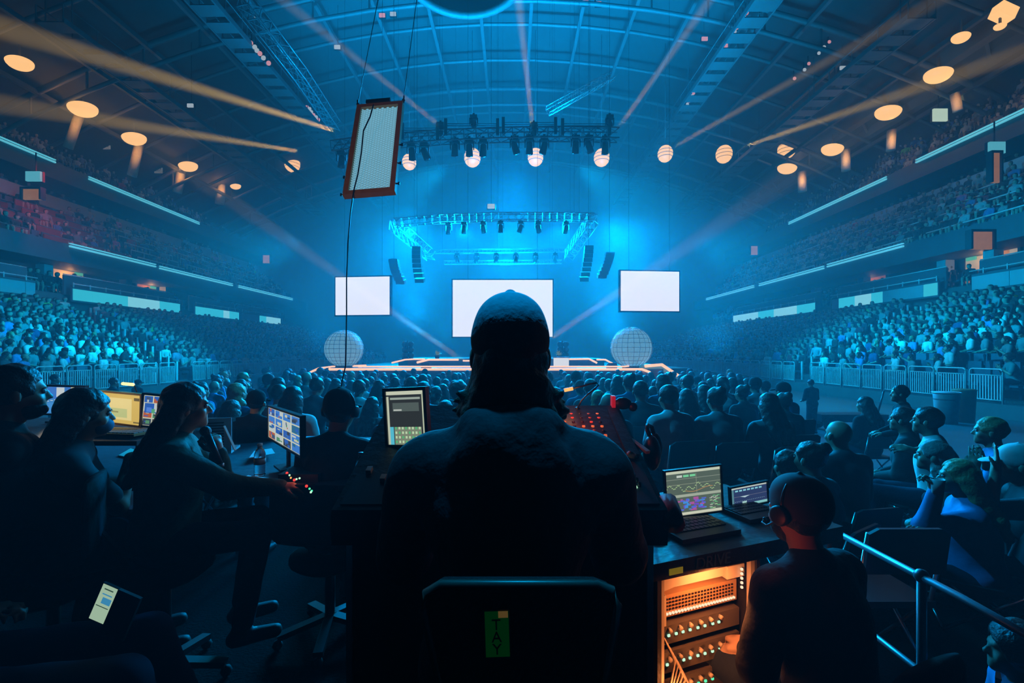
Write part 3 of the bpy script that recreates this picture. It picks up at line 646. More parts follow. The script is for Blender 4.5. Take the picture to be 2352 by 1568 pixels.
# crowd control barriers on the wall at the foot of both stands
bar0 = {}
def barrier(n=11, L=.98, Hh=1.0):
    t = empty('crowd_barrier', (0, 0, 0)); m = MB(); r = .09
    pts = [(0, .04, 0), (0, .04, Hh-r)]+[(0, .04+r-r*math.cos(a), Hh-r+r*math.sin(a)) for a in (R(30), R(60), R(90))]+[(0, L-.04-r+r*math.sin(a), Hh-r+r*math.cos(a)) for a in (0, R(30), R(60), R(90))]+[(0, L-.04, 0)]
    m.tube(pts, .024, 6); m.tube([(0, .04, Hh*.82), (0, L-.04, Hh*.82)], .016, 6); m.tube([(0, .04, .10), (0, L-.04, .10)], .02, 6); m.build('frame', M_rail, t)
    m = MB()
    for i in range(n): y = .10+(L-.20)*i/(n-1); m.box((-.006, y-.016, .10), (.006, y+.016, Hh*.82))
    m.build('upright_bars', M_rail, t); return t
proto = None
for s in (-1, 1):
    k = 0; y = 12.4
    while y < 46:
        gap = (s < 0 and 19.6 < y < 21.2) or (s > 0 and 20.0 < y < 21.4)
        if not gap:
            if proto is None: proto = b = barrier()
            else: b = copy_tree(proto)
            b.location = (X_(s, 15.85), y, .55); b['label'] = f'silver crowd barrier below the {LBL[s]} stands, {ORD[k] if k < 35 else "last"} from the near end'; b['category'] = 'barrier'; b['group'] = 'crowd barriers'; k += 1
        y += 1.02
# aisle handrails up the lower tiers
AIS = {-1: [(19.9, .62), (35.5, .5)], 1: [(20.6, .42), (33, .35)]}
for s in (-1, 1):
    for j, (y0, sl) in enumerate(AIS[s]):
        for q in (0, 1) if j == 0 else (0,):
            t = empty('aisle_rail', (0, 0, 0)); tag(t, f'row of pale handrail posts climbing the {LBL[s]} lower stands, {["near", "far"][j]} aisle{", second side" if q else ""}', 'handrail', 'aisle handrails')
            for k in range(0, 14):
                x = T1[0]+(T1[2]-T1[0])/14*(k+.5); z = T1[1]+(T1[3]-T1[1])/14*k; y = y0+(x-15.8)*sl+q*1.3
                m = MB(); m.box((X_(s, x)-.03, y-.05, z), (X_(s, x)+.03, y+.05, z+.95)); m.build('post', M_rail, t)

# ================================================================== STAGE
SX, SY = 0, 14.6; SZ = 1.5
def stage_block(poly, z0, z1, m):
    n = len(poly); v = [(x, y, z0) for x, y in poly]+[(x, y, z1) for x, y in poly]
    m.add(v, [tuple(range(n-1, -1, -1)), tuple(range(n, 2*n))]+[(i, (i+1) % n, (i+1) % n+n, i+n) for i in range(n)])
M_stage = mat('stage_deck', (.03, .035, .045), .35, scale=4); M_skirt = mat('stage_skirt', (.05, .09, .13), .8)
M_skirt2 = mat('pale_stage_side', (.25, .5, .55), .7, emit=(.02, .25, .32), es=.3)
t = empty('stage', (0, SY, Z0)); tag(t, 'wide low stage with glowing orange edge strips in front of the screens', 'stage')
def P(px, py, z):       # pixel onto the horizontal plane at height z (used once, to survey the stage plan)
    Y = (ZC-z)*F/(py-HY); return Vector(((px-1176)/F*Y, Y, z))
m = MB(); stage_block([(-6.1, 0), (4.35, 0), (4.7, .5), (6.6, 1.6), (6.6, 10.5), (-7.0, 10.5), (-7.0, 1.8), (-6.5, .5)], 0, 1.30, m); m.build('deck', M_stage, t)
m = MB(); stage_block([(-4.2, 3.0), (3.3, 3.0), (3.9, 3.8), (3.9, 9), (-4.8, 9), (-4.8, 3.8)], 1.31, 1.62, m); m.build('upper_deck', M_stage, t)
def strip(pts, r=.035, name='edge_strip'):
    m = MB(); m.tube([Vector(p)-Vector((0, SY, Z0)) for p in pts], r, 6); m.build(name, M_strip, t)
Zs = 1.47
strip([(-6.45, 15.4, Zs-.02), (-6.1, 14.55, Zs), (4.35, 14.55, Zs), (4.75, 15.0, Zs-.12)], .045)
strip([(-5.6, 15.9, Zs+.04), (-5.2, 15.2, Zs+.07), (3.9, 15.2, Zs+.07), (4.2, 15.7, Zs+.07)], .03)
strip([(-4.75, 17.2, 1.62), (-4.3, 17.5, 1.74), (-3.95, 17.5, 1.76), (-3.5, 17.5, 1.76)], .035)
strip([(-3.7, 17.0, 1.64), (-3.35, 17.5, 1.74), (-2.15, 17.5, 1.74)], .045)
strip([(-1.95, 17.3, 1.7), (-1.55, 17.3, 1.7)], .035)
strip([(2.3, 17.5, 1.76), (3.1, 17.5, 1.77), (3.35, 17.2, 1.62)], .04)
strip([(3.4, 17.5, 1.74), (3.75, 17.5, 1.74), (4.0, 17.2, 1.58)], .035)
# side wings run down towards the crowd
for s, pts in ((-1, [(-8.4, 17.8, 1.15), (-7.9, 17.8, 1.38), (-7.3, 17.7, 1.45), (-5.9, 17.6, 1.5)]), (1, [(4.7, 15.4, 1.55), (5.3, 15.4, 1.60), (6.1, 15.0, .98)])):
    strip(pts, .06 if s > 0 else .045, 'wing_edge_strip')
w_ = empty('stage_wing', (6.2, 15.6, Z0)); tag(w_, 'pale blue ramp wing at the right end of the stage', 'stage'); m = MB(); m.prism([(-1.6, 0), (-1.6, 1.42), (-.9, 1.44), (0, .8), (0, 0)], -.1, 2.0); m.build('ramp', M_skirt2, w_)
w_ = empty('stage_wing', (-7.6, 17.9, Z0)); tag(w_, 'dark ramp wing at the left end of the stage', 'stage'); m = MB(); m.prism([(-.8, 0), (-.8, .95), (-.2, 1.2), (.55, 1.24), (.55, 0)], 0, 2); m.build('ramp', M_skirt, w_)

# screens
def wall_screen(c, Y, yaw, name_l):
    (x0, y0), (x1, y1) = c; a = W(x0, y1, Y); b = W(x1, y0, Y); ctr = (a+b)/2; wd = (b.x-a.x); ht = b.z-a.z
    t = empty('video_screen', ctr, R(yaw)); tag(t, name_l, 'screen', None)
    m = MB(); m.box((-wd/2, -.02, -ht/2), (wd/2, 0, ht/2)); m.build('screen_image', M_screen, t)
    m = MB(); m.box((-wd/2-.06, .001, -ht/2-.06), (wd/2+.06, .18, ht/2+.06)); m.build('housing', M_black, t)
    m = MB()
    for q in (-.35, .35): m.tube([(q*wd, .1, ht/2), (q*wd, .1, 20)], .006, 4)
    m.build('cable', M_black, t); return t
wall_screen(((1040, 643), (1269, 773)), 20.4, 0, 'large blank white screen behind the head of the person in the cap')
wall_screen(((768, 636), (897, 723)), 19.6, -6, 'blank white screen left of the centre screen')
wall_screen(((1424, 623), (1562, 714)), 19.6, 5, 'blank white screen right of the centre screen')
# big lattice globes on stage
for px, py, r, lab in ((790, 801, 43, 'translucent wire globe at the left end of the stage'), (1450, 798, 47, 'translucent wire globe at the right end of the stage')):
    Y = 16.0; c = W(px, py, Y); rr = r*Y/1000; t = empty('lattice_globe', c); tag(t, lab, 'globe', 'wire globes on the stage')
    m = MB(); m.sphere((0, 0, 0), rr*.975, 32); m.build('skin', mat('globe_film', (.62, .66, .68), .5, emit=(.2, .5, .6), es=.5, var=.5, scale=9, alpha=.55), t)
    m = MB()
    for j in range(1, 14): a = math.pi*j/14; q = rr*math.sin(a); m.tube([(q*math.cos(2*math.pi*u/28), q*math.sin(2*math.pi*u/28), rr*math.cos(a)) for u in range(28)], .008, 4, True)
    for j in range(11): a = math.pi*j/11; m.tube([(rr*math.cos(b)*math.cos(a), rr*math.cos(b)*math.sin(a), rr*math.sin(b)) for b in [2*math.pi*u/28 for u in range(28)]], .008, 4, True)
    m.build('wire_lattice', M_rail, t)
    m = MB(); m.lathe([(rr*.45, -rr*1.0), (rr*.4, -rr*.88)], (0, 0, 0), 20); m.build('base', M_black, t)
# light towers, booth and plants on stage
for px, lab in ((936, 'stack of round blinder lamps on the left of the stage'), (1292, 'stack of round blinder lamps just right of the cap')):
    p = Vector(((px-1176)/F*18.2, 18.2, 1.77)); t = empty('lamp_tower', p); tag(t, lab, 'stage light', 'lamp towers on the stage'); m = MB(); m.tube([(0, 0, 0), (0, 0, .75)], .03, 6); m.box((-.2, -.15, 0), (.2, .15, .04)); m.build('stand', M_black, t)
    for k in range(3):
        m = MB(); m.lathe([(.05, .10), (.13, .04), (.13, -.04)], (-.1, 0, .14+.23*k), 12, Matrix.Rotation(R(90), 3, 'X')); m.lathe([(.05, .10), (.13, .04), (.13, -.04)], (.14, 0, .14+.23*k), 12, Matrix.Rotation(R(90), 3, 'X')); m.build('lamp_pair', M_black, t)
t = empty('performer_booth', (1.93, 16.9, 1.46)); tag(t, 'small bright white booth on the stage right beside the cap', 'booth')
m = MB(); m.box((-.28, 0, 0), (.28, .4, .36)); m.build('front_panel', glow('booth_glow', (.75, .75, .68), .9), t); m = MB(); m.box((-.32, -.03, .36), (.32, .45, .40)); m.build('top', M_rail, t)
for px, lab in ((1004, 'small green plant on the stage left of the cap'), (1283, 'small pale green plant behind the white booth')):
    p = Vector(((px-1176)/F*17.9, 17.9, 1.77)); t = empty('stage_plant', p); tag(t, lab, 'plant', 'plants on the stage'); m = MB(); m.lathe([(.08, 0), (.11, .14)], (0, 0, 0), 10); m.build('pot', M_dark, t)
    m = MB()
    for k in range(26):
        a = random.uniform(0, 6.28); el = random.uniform(.2, 1.4); L = random.uniform(.14, .26); d = Vector((math.cos(a)*math.cos(el), math.sin(a)*math.cos(el), math.sin(el))); sd = Vector((-math.sin(a), math.cos(a), 0))*.03; b = Vector((0, 0, .13))
        m.add([b, b+d*L*.6+sd, b+d*L, b+d*L*.6-sd], [(0, 1, 2, 3)])
    m.build('leaves', mat('plant_leaf', (.45, .5, .15), .6, emit=(.35, .4, .08), es=.15), t)
# performer-side boxes: low railings and monitors
for i, x in enumerate((-3.1, -1.3, .6, 3.6)):
    m = MB(); m.prism([(-.22, 0), (.22, 0), (.22, .1), (-.22, .2)], -.15, .15, Matrix.Rotation(R(90), 4, 'Z')); tag(m.build('floor_monitor', M_black, None, (x, 15.75, 1.46)), f'small black wedge monitor on the stage, {ORD[i]} from the left', 'speaker', 'wedge monitors')

# ---------------------------------------------------------------- trusses and moving heads
def truss(name_l, pts, sec=.38, r=.028, mt=None, name='lighting_truss'):
    a0 = Vector(pts[0]); t = empty(name, a0); tag(t, name_l, 'truss', 'lighting trusses'); m = MB(); L = MB()
    P_ = [Vector(p)-a0 for p in pts]
    def off(i):
        d = P_[min(i+1, len(P_)-1)]-P_[max(i-1, 0)]; d.normalize(); x = d.cross(Vector((0, 0, 1))); x.normalize(); return x, x.cross(d)
    ch = [[], [], [], []]
    for i, p in enumerate(P_):
        x, u = off(i)
        for k, (a, b) in enumerate(((-1, -1), (1, -1), (1, 1), (-1, 1))): ch[k].append(p+x*a*sec/2+u*b*sec/2)
    for k in range(4): m.tube(ch[k], r, 6)
    m.build('chords', mt or M_truss, t)
    for i in range(len(P_)-1):
        n = max(1, int(round((P_[i+1]-P_[i]).length/(sec*1.1))))
        for q in range(n):
            f0, f1 = q/n, (q+1)/n
            for k in range(4):
                k2 = (k+1) % 4; A = ch[k][i].lerp(ch[k][i+1], f0); B = ch[k2][i].lerp(ch[k2][i+1], f1); L.bar(A, B, r*.9, r*.9)
                L.bar(A, ch[k2][i].lerp(ch[k2][i+1], f0), r*.9, r*.9)
    L.build('lattice', mt or M_truss, t)
    for p in (P_[0].lerp(P_[-1], .1), P_[len(P_)//2] if len(P_) > 2 else P_[0].lerp(P_[-1], .5), P_[0].lerp(P_[-1], .9)):
        c = MB(); c.tube([p, (p.x, p.y, rz(p.x+a0.x)-a0.z)], .004, 4); c.build('hoist_cable', M_black, t)
    return t
def moving_head(yaw=0, tilt=30, s=1.0):
    t = empty('moving_head_light', (0, 0, 0)); m = MB(); m.box((-.16*s, -.14*s, -.12*s), (.16*s, .14*s, 0)); m.bar((0, 0, 0), (0, 0, .12*s), .05*s, .1*s); m.build('base', M_black, t)
    y = MB(); y.box((-.2*s, -.06*s, -.42*s), (-.16*s, .06*s, -.12*s)); y.box((.16*s, -.06*s, -.42*s), (.2*s, .06*s, -.12*s)); y.box((-.2*s, -.07*s, -.15*s), (.2*s, .07*s, -.12*s)); y.build('yoke', M_black, t)
    M_ = Matrix.Translation((0, 0, -.38*s)) @ Matrix.Rotation(R(yaw), 4, 'Z') @ Matrix.Rotation(R(tilt), 4, 'X')
    h_ = MB(); h_.lathe([(.07*s, .2*s), (.13*s, .12*s), (.14*s, -.12*s), (.15*s, -.3*s)], (0, 0, 0), 14); o = h_.build('head', M_black, t); o.matrix_local = M_
    l_ = MB(); l_.lathe([(.13*s, -.301*s), (.02*s, -.33*s)], (0, 0, 0), 14); o2 = l_.build('lens', M_lens, o); return t
TR = [(770, 330), (860, 322), (940, 316), (1010, 309), (1145, 305), (1155, 304), (1285, 300), (1290, 300), (1420, 303)]
truss('long front lighting truss hung with moving heads', [W(x, y, 18) for x, y in [(765, 340), (860, 327), (940, 321), (1010, 316), (1150, 310), (1285, 308), (1420, 310)]], .42)
for i, (a, b, y) in enumerate(((925, 1005, 300), (1024, 1143, 290), (1156, 1276, 287), (1292, 1400, 290))):
    t = empty('truss_rail', W(a, y, 17.8)); tag(t, f'pale lifting rail above the front truss, {ORD[i]} from the left', 'rail', 'rails above the front truss'); L = (b-a)*.0178
    m = MB()
    for z in (0, .12, .2): m.tube([(0, 0, z-.1), (L, 0, z-.1)], .016, 5)
    m.build('tubes', M_truss, t); m = MB(); m.box((-.06, -.06, -.35), (.06, .06, .3)); m.box((L-.06, -.06, -.35), (L+.06, .06, .3)); m.build('end_brackets', M_black, t)
mh0 = None
heads = [(785, 352, 12, 20), (812, 345, -10, 12), (946, 334, 0, 20), (975, 334, -30, 25), (1045, 325, 5, 10), (1078, 325, 0, 5), (1110, 325, 10, 8), (1182, 320, -25, 20), (1216, 320, 0, 5), (1250, 320, 25, 15), (1322, 318, 0, 12), (1352, 318, -20, 25), (1390, 320, 0, 8)]
for i, (px, py, yw, tl) in enumerate(heads):
    t = moving_head(yw*3, tl); t.location = W(px, py-5, 18.0); tag(t, f'black moving head light under the front truss, {ORD[i]} from the left', 'stage light', 'moving heads on the front truss')
for i, (px, py) in enumerate([(1088, 283), (1400, 283), (1012, 300), (1226, 300)]):
    t = moving_head(20, 200 if i > 1 else 150, .9); t.location = W(px, py, 17.9)+Vector((0, 0, .3)); tag(t, f'black moving head light standing on top of the front truss, {["second", "last", "first", "third"][i]} from the left', 'stage light', 'moving heads on top of the front truss')
# second box of trusses over the stage
f1 = [W(x, y, 21) for x, y in ((905, 512), (1010, 503), (1145, 498), (1280, 498), (1365, 500))]
truss('pale truss across the front of the stage roof box', f1, .34, .022, M_alu)
truss('slanting truss at the left side of the stage roof box', [W(905, 515, 21), W(990, 588, 25.5)], .5, .03, M_alu)
truss('slanting truss at the right side of the stage roof box', [W(1362, 503, 21), W(1305, 588, 25.5)], .5, .03, M_alu)
truss('rear upper truss of the stage roof box', [W(985, 578, 25), W(1300, 574, 25)], .2, .02, M_alu)
truss('lowest rear truss behind the stage roof box', [W(1020, 603, 26), W(1290, 601, 26)], .2, .02, M_alu)
truss('short crooked truss up under the roof, right of centre', [W(1258, 255, 26), W(1330, 215, 26), W(1410, 172, 26)], .4, .025, M_alu)
truss('dark cable truss running beside the left catwalk', [W(560, 0, 22), W(690, 170, 26), W(770, 290, 31)], .7, .04)
nf = 0
for i, (px, py, Y) in enumerate([(1030, 512, 21), (1066, 510, 21), (1110, 509, 21), (1150, 508, 21), (1196, 508, 21), (1236, 509, 21), (1300, 510, 21)]+[(1050+45*k, 582, 25) for k in range(6)]):
    t = moving_head(random.uniform(-60, 60), random.uniform(0, 40), .8); t.location = W(px, py, Y); tag(t, f'small moving head light under the {"front" if i < 7 else "rear"} truss of the stage roof, {ORD[i if i < 7 else i-7]} from the left', 'stage light', 'moving heads over the stage')
# curved line array loudspeakers
for j, (p0, p1, bow, lab) in enumerate((((958, 572), (967, 655), -10, 'slim curved loudspeaker array hanging left of the centre screen'), ((905, 600), (925, 655), -6, 'short curved loudspeaker array by the left screen'),
                                        ((1352, 570), (1338, 652), 8, 'slim curved loudspeaker array hanging right of the centre screen'), ((1400, 585), (1378, 642), 8, 'short curved loudspeaker array by the right screen'))):
    a = W(*p0, 20.6); b = W(*p1, 20.2); t = empty('speaker_array', a); tag(t, lab, 'loudspeaker', 'hanging loudspeaker arrays'); n = 8
    for k in range(n):
        f = k/n; q = a.lerp(b, f)+Vector((0, -.5*math.sin(f*math.pi)*.6, 0)); m = MB(); m.box((-.2, -.2, -.09), (.2, .2, .09), Matrix.Translation(q-a) @ Matrix.Rotation(R(20*f), 4, 'X')); m.build('speaker_cabinet', M_teal if j in (1, 3) else M_plastic, t)
    m = MB(); m.tube([(0, 0, .1), (0, 0, rz(a.x)-a.z)], .008, 5); m.build('cable', M_black, t)

# ---------------------------------------------------------------- hanging honeycomb panel near the camera
Yp = 3.0; tl, tr_ = W(823, 246, 3.19), W(926, 236, 3.21)
C_ = Vector((-.9411, 3.0, 3.4616)); t = empty('hanging_panel', C_); tag(t, 'orange framed honeycomb panel hanging on two wires over the audience', 'panel')
ex = Vector((.997, -.0295, .0712)); ey = Vector((.0578, .8974, -.4374)); ez = Vector((-.051, .4402, .8965)); hw = .1695; hh_ = .4472
def pp(u, v, d=0): return ex*u*hw+ez*v*hh_*1.0+ex*(-.10*hw*0)+ey*d
m = MB(); fw = .034
def bq(u0, v0, u1, v1, d0, d1, M=m):
    c = [pp(u0, v0), pp(u1, v0), pp(u1, v1), pp(u0, v1)]; v = [p+ey*d0 for p in c]+[p+ey*d1 for p in c]
    M.add(v, [(0, 1, 2, 3), (7, 6, 5, 4), (0, 4, 5, 1), (1, 5, 6, 2), (2, 6, 7, 3), (3, 7, 4, 0)])
fu = fw/hw; fv = fw/hh_
bq(-1, -1, -1+fu, 1, -.02, .02); bq(1-fu, -1, 1, 1, -.02, .02); bq(-1+fu, -1, 1-fu, -1+fv, -.02, .02); bq(-1+fu, 1-fv, 1-fu, 1, -.02, .02); m.build('frame', M_orange, t)
m = MB(); cs_ = .0125; nu = int((hw*(1-fu))*2/cs_/1.5)+1; nv = int(hh_*2*(1-fv)/(cs_*1.732*.9))+2
hx = MB()
for i in range(-nu//2, nu//2+1):
    for j in range(-nv//2-1, nv//2+2):
        cx = i*cs_*1.5; cz = (j+(.5 if i % 2 else 0))*cs_*1.732
        if abs(cx) > hw-fw-.003 or abs(cz) > hh_-fw-.003: continue
        pts = [ex*(cx+cs_*.97*math.cos(k*math.pi/3))+ez*(cz+cs_*.97*math.sin(k*math.pi/3)) for k in range(6)]; pin = [ex*(cx+cs_*.70*math.cos(k*math.pi/3))+ez*(cz+cs_*.70*math.sin(k*math.pi/3)) for k in range(6)]
        v = [p+ey*-.004 for p in pts]+[p+ey*-.004 for p in pin]+[p+ey*.006 for p in pin]
        hx.add(v, [(k, (k+1) % 6, (k+1) % 6+6, k+6) for k in range(6)]+[(k+6, (k+1) % 6+6, (k+1) % 6+12, k+12) for k in range(6)])
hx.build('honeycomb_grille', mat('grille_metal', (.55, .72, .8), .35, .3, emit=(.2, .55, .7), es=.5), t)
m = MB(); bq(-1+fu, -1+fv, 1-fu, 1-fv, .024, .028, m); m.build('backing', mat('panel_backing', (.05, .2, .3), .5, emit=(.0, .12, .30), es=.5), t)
m = MB(); bq(-.6, 1, .45, 1.07, -.03, .03, m); m.build('top_bracket', M_black, t)
for s_, pt in ((-1, 0), (1, 0)):
    m = MB(); q = pp(s_, 1); pt = C_+q; m.sphere(q+Vector((0, 0, .02)), .012, 8); m.tube([q, q+Vector((s_*.003, 0, .05))], .006, 6); m.build('shackle', M_black, t)
    m = MB(); m.tube([q+Vector((0, 0, .03)), W(880 if s_ < 0 else 965, -60, 3.15)-C_, W(960 if s_ < 0 else 1030, -700, 3.5)-C_], .0028, 5); m.build('wire', M_black, t)
for u, v in ((1, -.82), (1, -.4), (1, 0), (-1, -.95), (-1, -.6)): m = MB(); m.bar(pp(u, v), pp(u*1.10, v), .008, .008); m.bar(pp(u*1.10, v-.02), pp(u*1.10, v+.02), .012, .01); m.build('clamp_bolt', M_black, t)
m = MB(); pts = [W(*q, Yp-.22) for q in ((858, 240), (850, 268), (835, 300), (830, 350), (822, 400), (812, 440), (805, 490), (799, 560), (796, 640), (796, 720), (795, 780), (794, 838))]+[Vector((-1.35, 3.2, 1.36))]
m.tube([p-pts[0] for p in pts], .0042, 6); tag(m.build('cable', M_black, None, pts[0]), 'long thin black cable dropping from the hanging panel to the desks', 'cable')

lamp('panel_fill_light', 'SPOT', (-.75, .1, 2.3), 40, (1, .42, .10), .05, C_, 24, .6)  # unseen amber spot added to bring out the frame colour
# seats for the rows in the stands (empty chairs in one object per side)
def seat_mesh():
    m = MB(); m.box((-.22, -.2, .38), (.22, .22, .46)); m.box((-.22, -.27, .40), (.22, -.20, .86)); m.box((-.03, -.2, 0), (.03, -.1, .4)); return np.array(m.v, float), np.array(m.f)
SV, SF = seat_mesh()
def instances(name, V, Fq, mats, P_, ang, cols=None, vcol=None, scl=None):
    n = len(P_); k = len(V); ca, sa = np.cos(ang), np.sin(ang); s = np.ones(n) if scl is None else scl
    X = (V[None, :, 0]*ca[:, None]-V[None, :, 1]*sa[:, None])*s[:, None]+P_[:, 0:1]; Y = (V[None, :, 0]*sa[:, None]+V[None, :, 1]*ca[:, None])*s[:, None]+P_[:, 1:2]; Z = V[None, :, 2]*s[:, None]+P_[:, 2:3]
    A = np.stack([X, Y, Z], 2).reshape(-1, 3); Q = (Fq[None]+np.arange(n)[:, None, None]*k).reshape(-1, Fq.shape[1])
    o = npmesh(name, A, Q, mats, None, vcol is not None)
    if vcol is not None:
        # per-person clothing colour, hair and skin kept where they grow
        C = np.ones((n, k, 4), np.float32); sh, hr, sk = vcol
        C[:, :, :3] = sk[None, None]
        C[:, sh, :3] = cols[:, None, :]; C[:, hr, :3] = np.array((.02, .016, .014)); a = o.data.color_attributes.new('cloth', 'FLOAT_COLOR', 'POINT'); a.data.foreach_set('color', C.reshape(-1))
    return o

# ================================================================== PEOPLE
def ik(sh, wr, pole, l1=.285, l2=.255):
    sh, wr = np.array(sh, float), np.array(wr, float); d = wr-sh; L = np.linalg.norm(d)
    if L > (l1+l2)*.995: wr = sh+d/L*(l1+l2)*.995; d = wr-sh; L = np.linalg.norm(d)
    u = d/L; a = (l1*l1-l2*l2+L*L)/(2*L); hgt = math.sqrt(max(0, l1*l1-a*a)); p = np.array(pole, float); p -= u*(p @ u); p /= np.linalg.norm(p)+1e-9
    return sh+u*a+p*hgt, wr
def fig_at(px, py, Y, face, base, size=1.0, lean=6, armW=None, legs=None, stand=False, wide=1.0, drop=0.0, **kw):
    P_ = W(px, py, Y); yo = .55*math.sin(R(lean))+.037; zo = .5*math.cos(R(lean))+.175
    f = R(face); ox = P_.x-(-math.sin(f))*yo*size; oy = P_.y-math.cos(f)*yo*size
    hz = (P_.z-base)/size-zo; seat = hz-.10
    if stand: size = (P_.z-base)/(.95+zo); hz = .95
    def loc(p, pt=True):
        p = np.array(p, float)
        if pt: p = p-np.array((ox, oy, base))
        c, s = math.cos(-f), math.sin(-f); q = np.array((p[0]*c-p[1]*s, p[0]*s+p[1]*c, p[2])); return q/size if pt else q
    sp = np.array((0, math.sin(R(lean)), math.cos(R(lean)))); nb = np.array((0, 0, hz))+sp*.5; arms = None
    if armW:
        arms = {}
        for s in (-1, 1):
            sh = nb+np.array((s*.185*wide, 0, -.055-drop))
            if s in armW:
                a = armW[s]; wr = loc(a[0]); el, wr = ik(sh, wr, loc(a[1], False)); arms[s] = (el, wr, loc(a[2], False), loc(a[3], False), a[4])
            else:
                wr = np.array((s*.10, .26, hz+.10)) if not stand else np.array((s*.25, .08, hz-.1)); el, wr = ik(sh, wr, (s*.8, -.5, -.4)); arms[s] = (el, wr, (-s*.3, 1, -.1), (0, 0, -1), .5)
    kn = an = None
    if seat > .56 and not stand:                # feet on the ring of a tall chair
        an = {s: np.array((s*.12, .34, max(.09, hz-.52))) for s in (-1, 1)}; kn = {s: np.array((s*.13, .42, hz-.02)) for s in (-1, 1)}
    if legs: kn, an = {s: loc(legs[s][0]) for s in (-1, 1)}, {s: loc(legs[s][1]) for s in (-1, 1)}
    o = figure((ox, oy), face, None if stand else seat, base, lean, arms=arms, knees=kn, ankles=an, size=size, wide=wide, drop=drop, **kw)
    return o, (ox, oy, base+seat*size)

# ---------------------------------------------------------------- chairs
def folding_chair():
    t = empty('folding_chair', (0, 0, 0)); m = MB()
    for s in (-1, 1):
        m.tube([(s*.2, .20, 0), (s*.2, -.16, .44), (s*.2, -.24, .84)], .012, 6); m.tube([(s*.18, -.22, 0), (s*.18, .16, .42)], .012, 6)
    m.tube([(-.2, .2, .02), (.2, .2, .02)], .008, 5); m.build('frame', M_alu, t)
    m = MB(); m.box((-.2, -.19, .42), (.2, .2, .455)); m.build('seat', M_plastic, t)
    m = MB(); m.add([(-.21, -.21, .62), (.21, -.21, .62), (.21, -.24, .84), (.16, -.245, .87), (-.16, -.245, .87), (-.21, -.24, .84)]+[(-.21, -.23, .62), (.21, -.23, .62), (.21, -.26, .84), (.16, -.265, .87), (-.16, -.265, .87), (-.21, -.26, .84)], [(0, 1, 2, 3, 4, 5), (11, 10, 9, 8, 7, 6)]+[(i, i+6, (i+1) % 6+6, (i+1) % 6) for i in range(6)]); m.build('backrest', mat('chair_back_plastic', (.05, .06, .07), .4), t)
    return t
def swivel_chair(x, y, face, zs, base, label):
    t = empty('swivel_chair', (x, y, base), R(face)); tag(t, label, 'chair'); h_ = zs-base
    m = MB(); m.lathe([(.18, -.06), (.22, -.03), (.22, 0), (.19, .02)], (0, 0, h_-.03), 20, Matrix.Diagonal((1, .95, 1))); m.build('seat', M_btop, t)
    m = MB(); m.tube([(0, 0, .1), (0, 0, h_-.08)], .028, 10); m.build('column', M_black, t)
    for k in range(5):
        a = 2*math.pi*k/5; m = MB(); m.bar((0, 0, .12), (.27*math.cos(a), .27*math.sin(a), .07), .05, .03); o = m.build('leg', M_plastic, t); m = MB(); m.sphere((.27*math.cos(a), .27*math.sin(a), .028), .028, 8); m.build('caster', M_rubber, o)
    m = MB(); m.lathe([(.16, 0), (.20, .03), (.20, .28), (.16, .32)], (0, 0, 0), 20, Matrix.Translation((0, 0, 0)).to_3x3() @ Matrix.Diagonal((1, .12, 1))); q = m.build('backrest', M_btop, t, (0, -.25, h_+.12)); m = MB(); m.bar((0, -.12, h_-.03), (0, -.25, h_+.2), .04, .02); m.build('back_support', M_black, t)
    return t

# ---------------------------------------------------------------- the operator in the cap, seen from behind
man, st = fig_at(1172, 816, 1.1, 0, RZ, 1.05, 5, wide=1.08, drop=.04, h=.0085, hh=.0055, hair='shoulder', hat='front', top='hoodie', mats=dict(top=mat('black_hoodie', (.022, .024, .028), .85, scale=26, bump=.35), hat=mat('grey_cap', (.42, .5, .58), .9, scale=60, bump=.15), hair=mat('brown_hair', (.06, .04, .025), .45, scale=60, bump=.4)),
    armW={-1: ((-.25, 1.43, 1.61), (-.35, -.5, -1), (.2, 1, -.05), (0, 0, -1), .3), 1: ((.25, 1.43, 1.61), (.35, -.5, -1), (-.2, 1, -.05), (0, 0, -1), .3)})
tag(man, 'person in a cap and black hoodie seen from behind at the mixing console', 'person')
# tall chair behind, with a green tag
t = empty('tall_chair', (0.02, .98, RZ)); tag(t, 'tall black chair with a green tag on its back, under the person in the cap', 'chair')
h_ = st[2]-RZ; m = MB(); m.lathe([(.2, -.05), (.24, -.02), (.24, .01), (.2, .03)], (0, .12, h_-.04), 24); m.build('seat', M_btop, t)
m = MB(); bx = [(-.19, -.25), (.20, -.25)]
poly = [(-.14, 1.035), (.12, 1.02), (.14, 1.04), (.165, 1.20), (.155, 1.225), (.13, 1.235), (-.145, 1.235), (-.17, 1.22), (-.175, 1.19)]
v = [(x, -.20-.25*(abs(x)*0), z) for x, z in poly]; m.prism(poly, -.205, -.175); m.build('backrest', mat('chair_mesh', (.02, .02, .02), .8, scale=120, bump=.5), t)
m = MB(); m.tube([(x*1.02, -.205, (z-1.15)*1.02+1.15) for x, z in poly], .008, 6, True); m.build('back_frame', mat('chair_frame', (.25, .2, .16), .35, .4), t)
m = MB(); m.tube([(0, .12, .12), (0, .12, h_-.08)], .03, 10); m.build('column', M_alu, t)
m = MB(); n = 24; m.tube([(.23*math.cos(2*math.pi*i/n), .12+.23*math.sin(2*math.pi*i/n), .38) for i in range(n)], .011, 6, True)
for k in range(3): a = 2*math.pi*k/3; m.bar((0, .12, .36), (.23*math.cos(a), .12+.23*math.sin(a), .38), .02, .012)
m.build('foot_ring', M_alu, t)
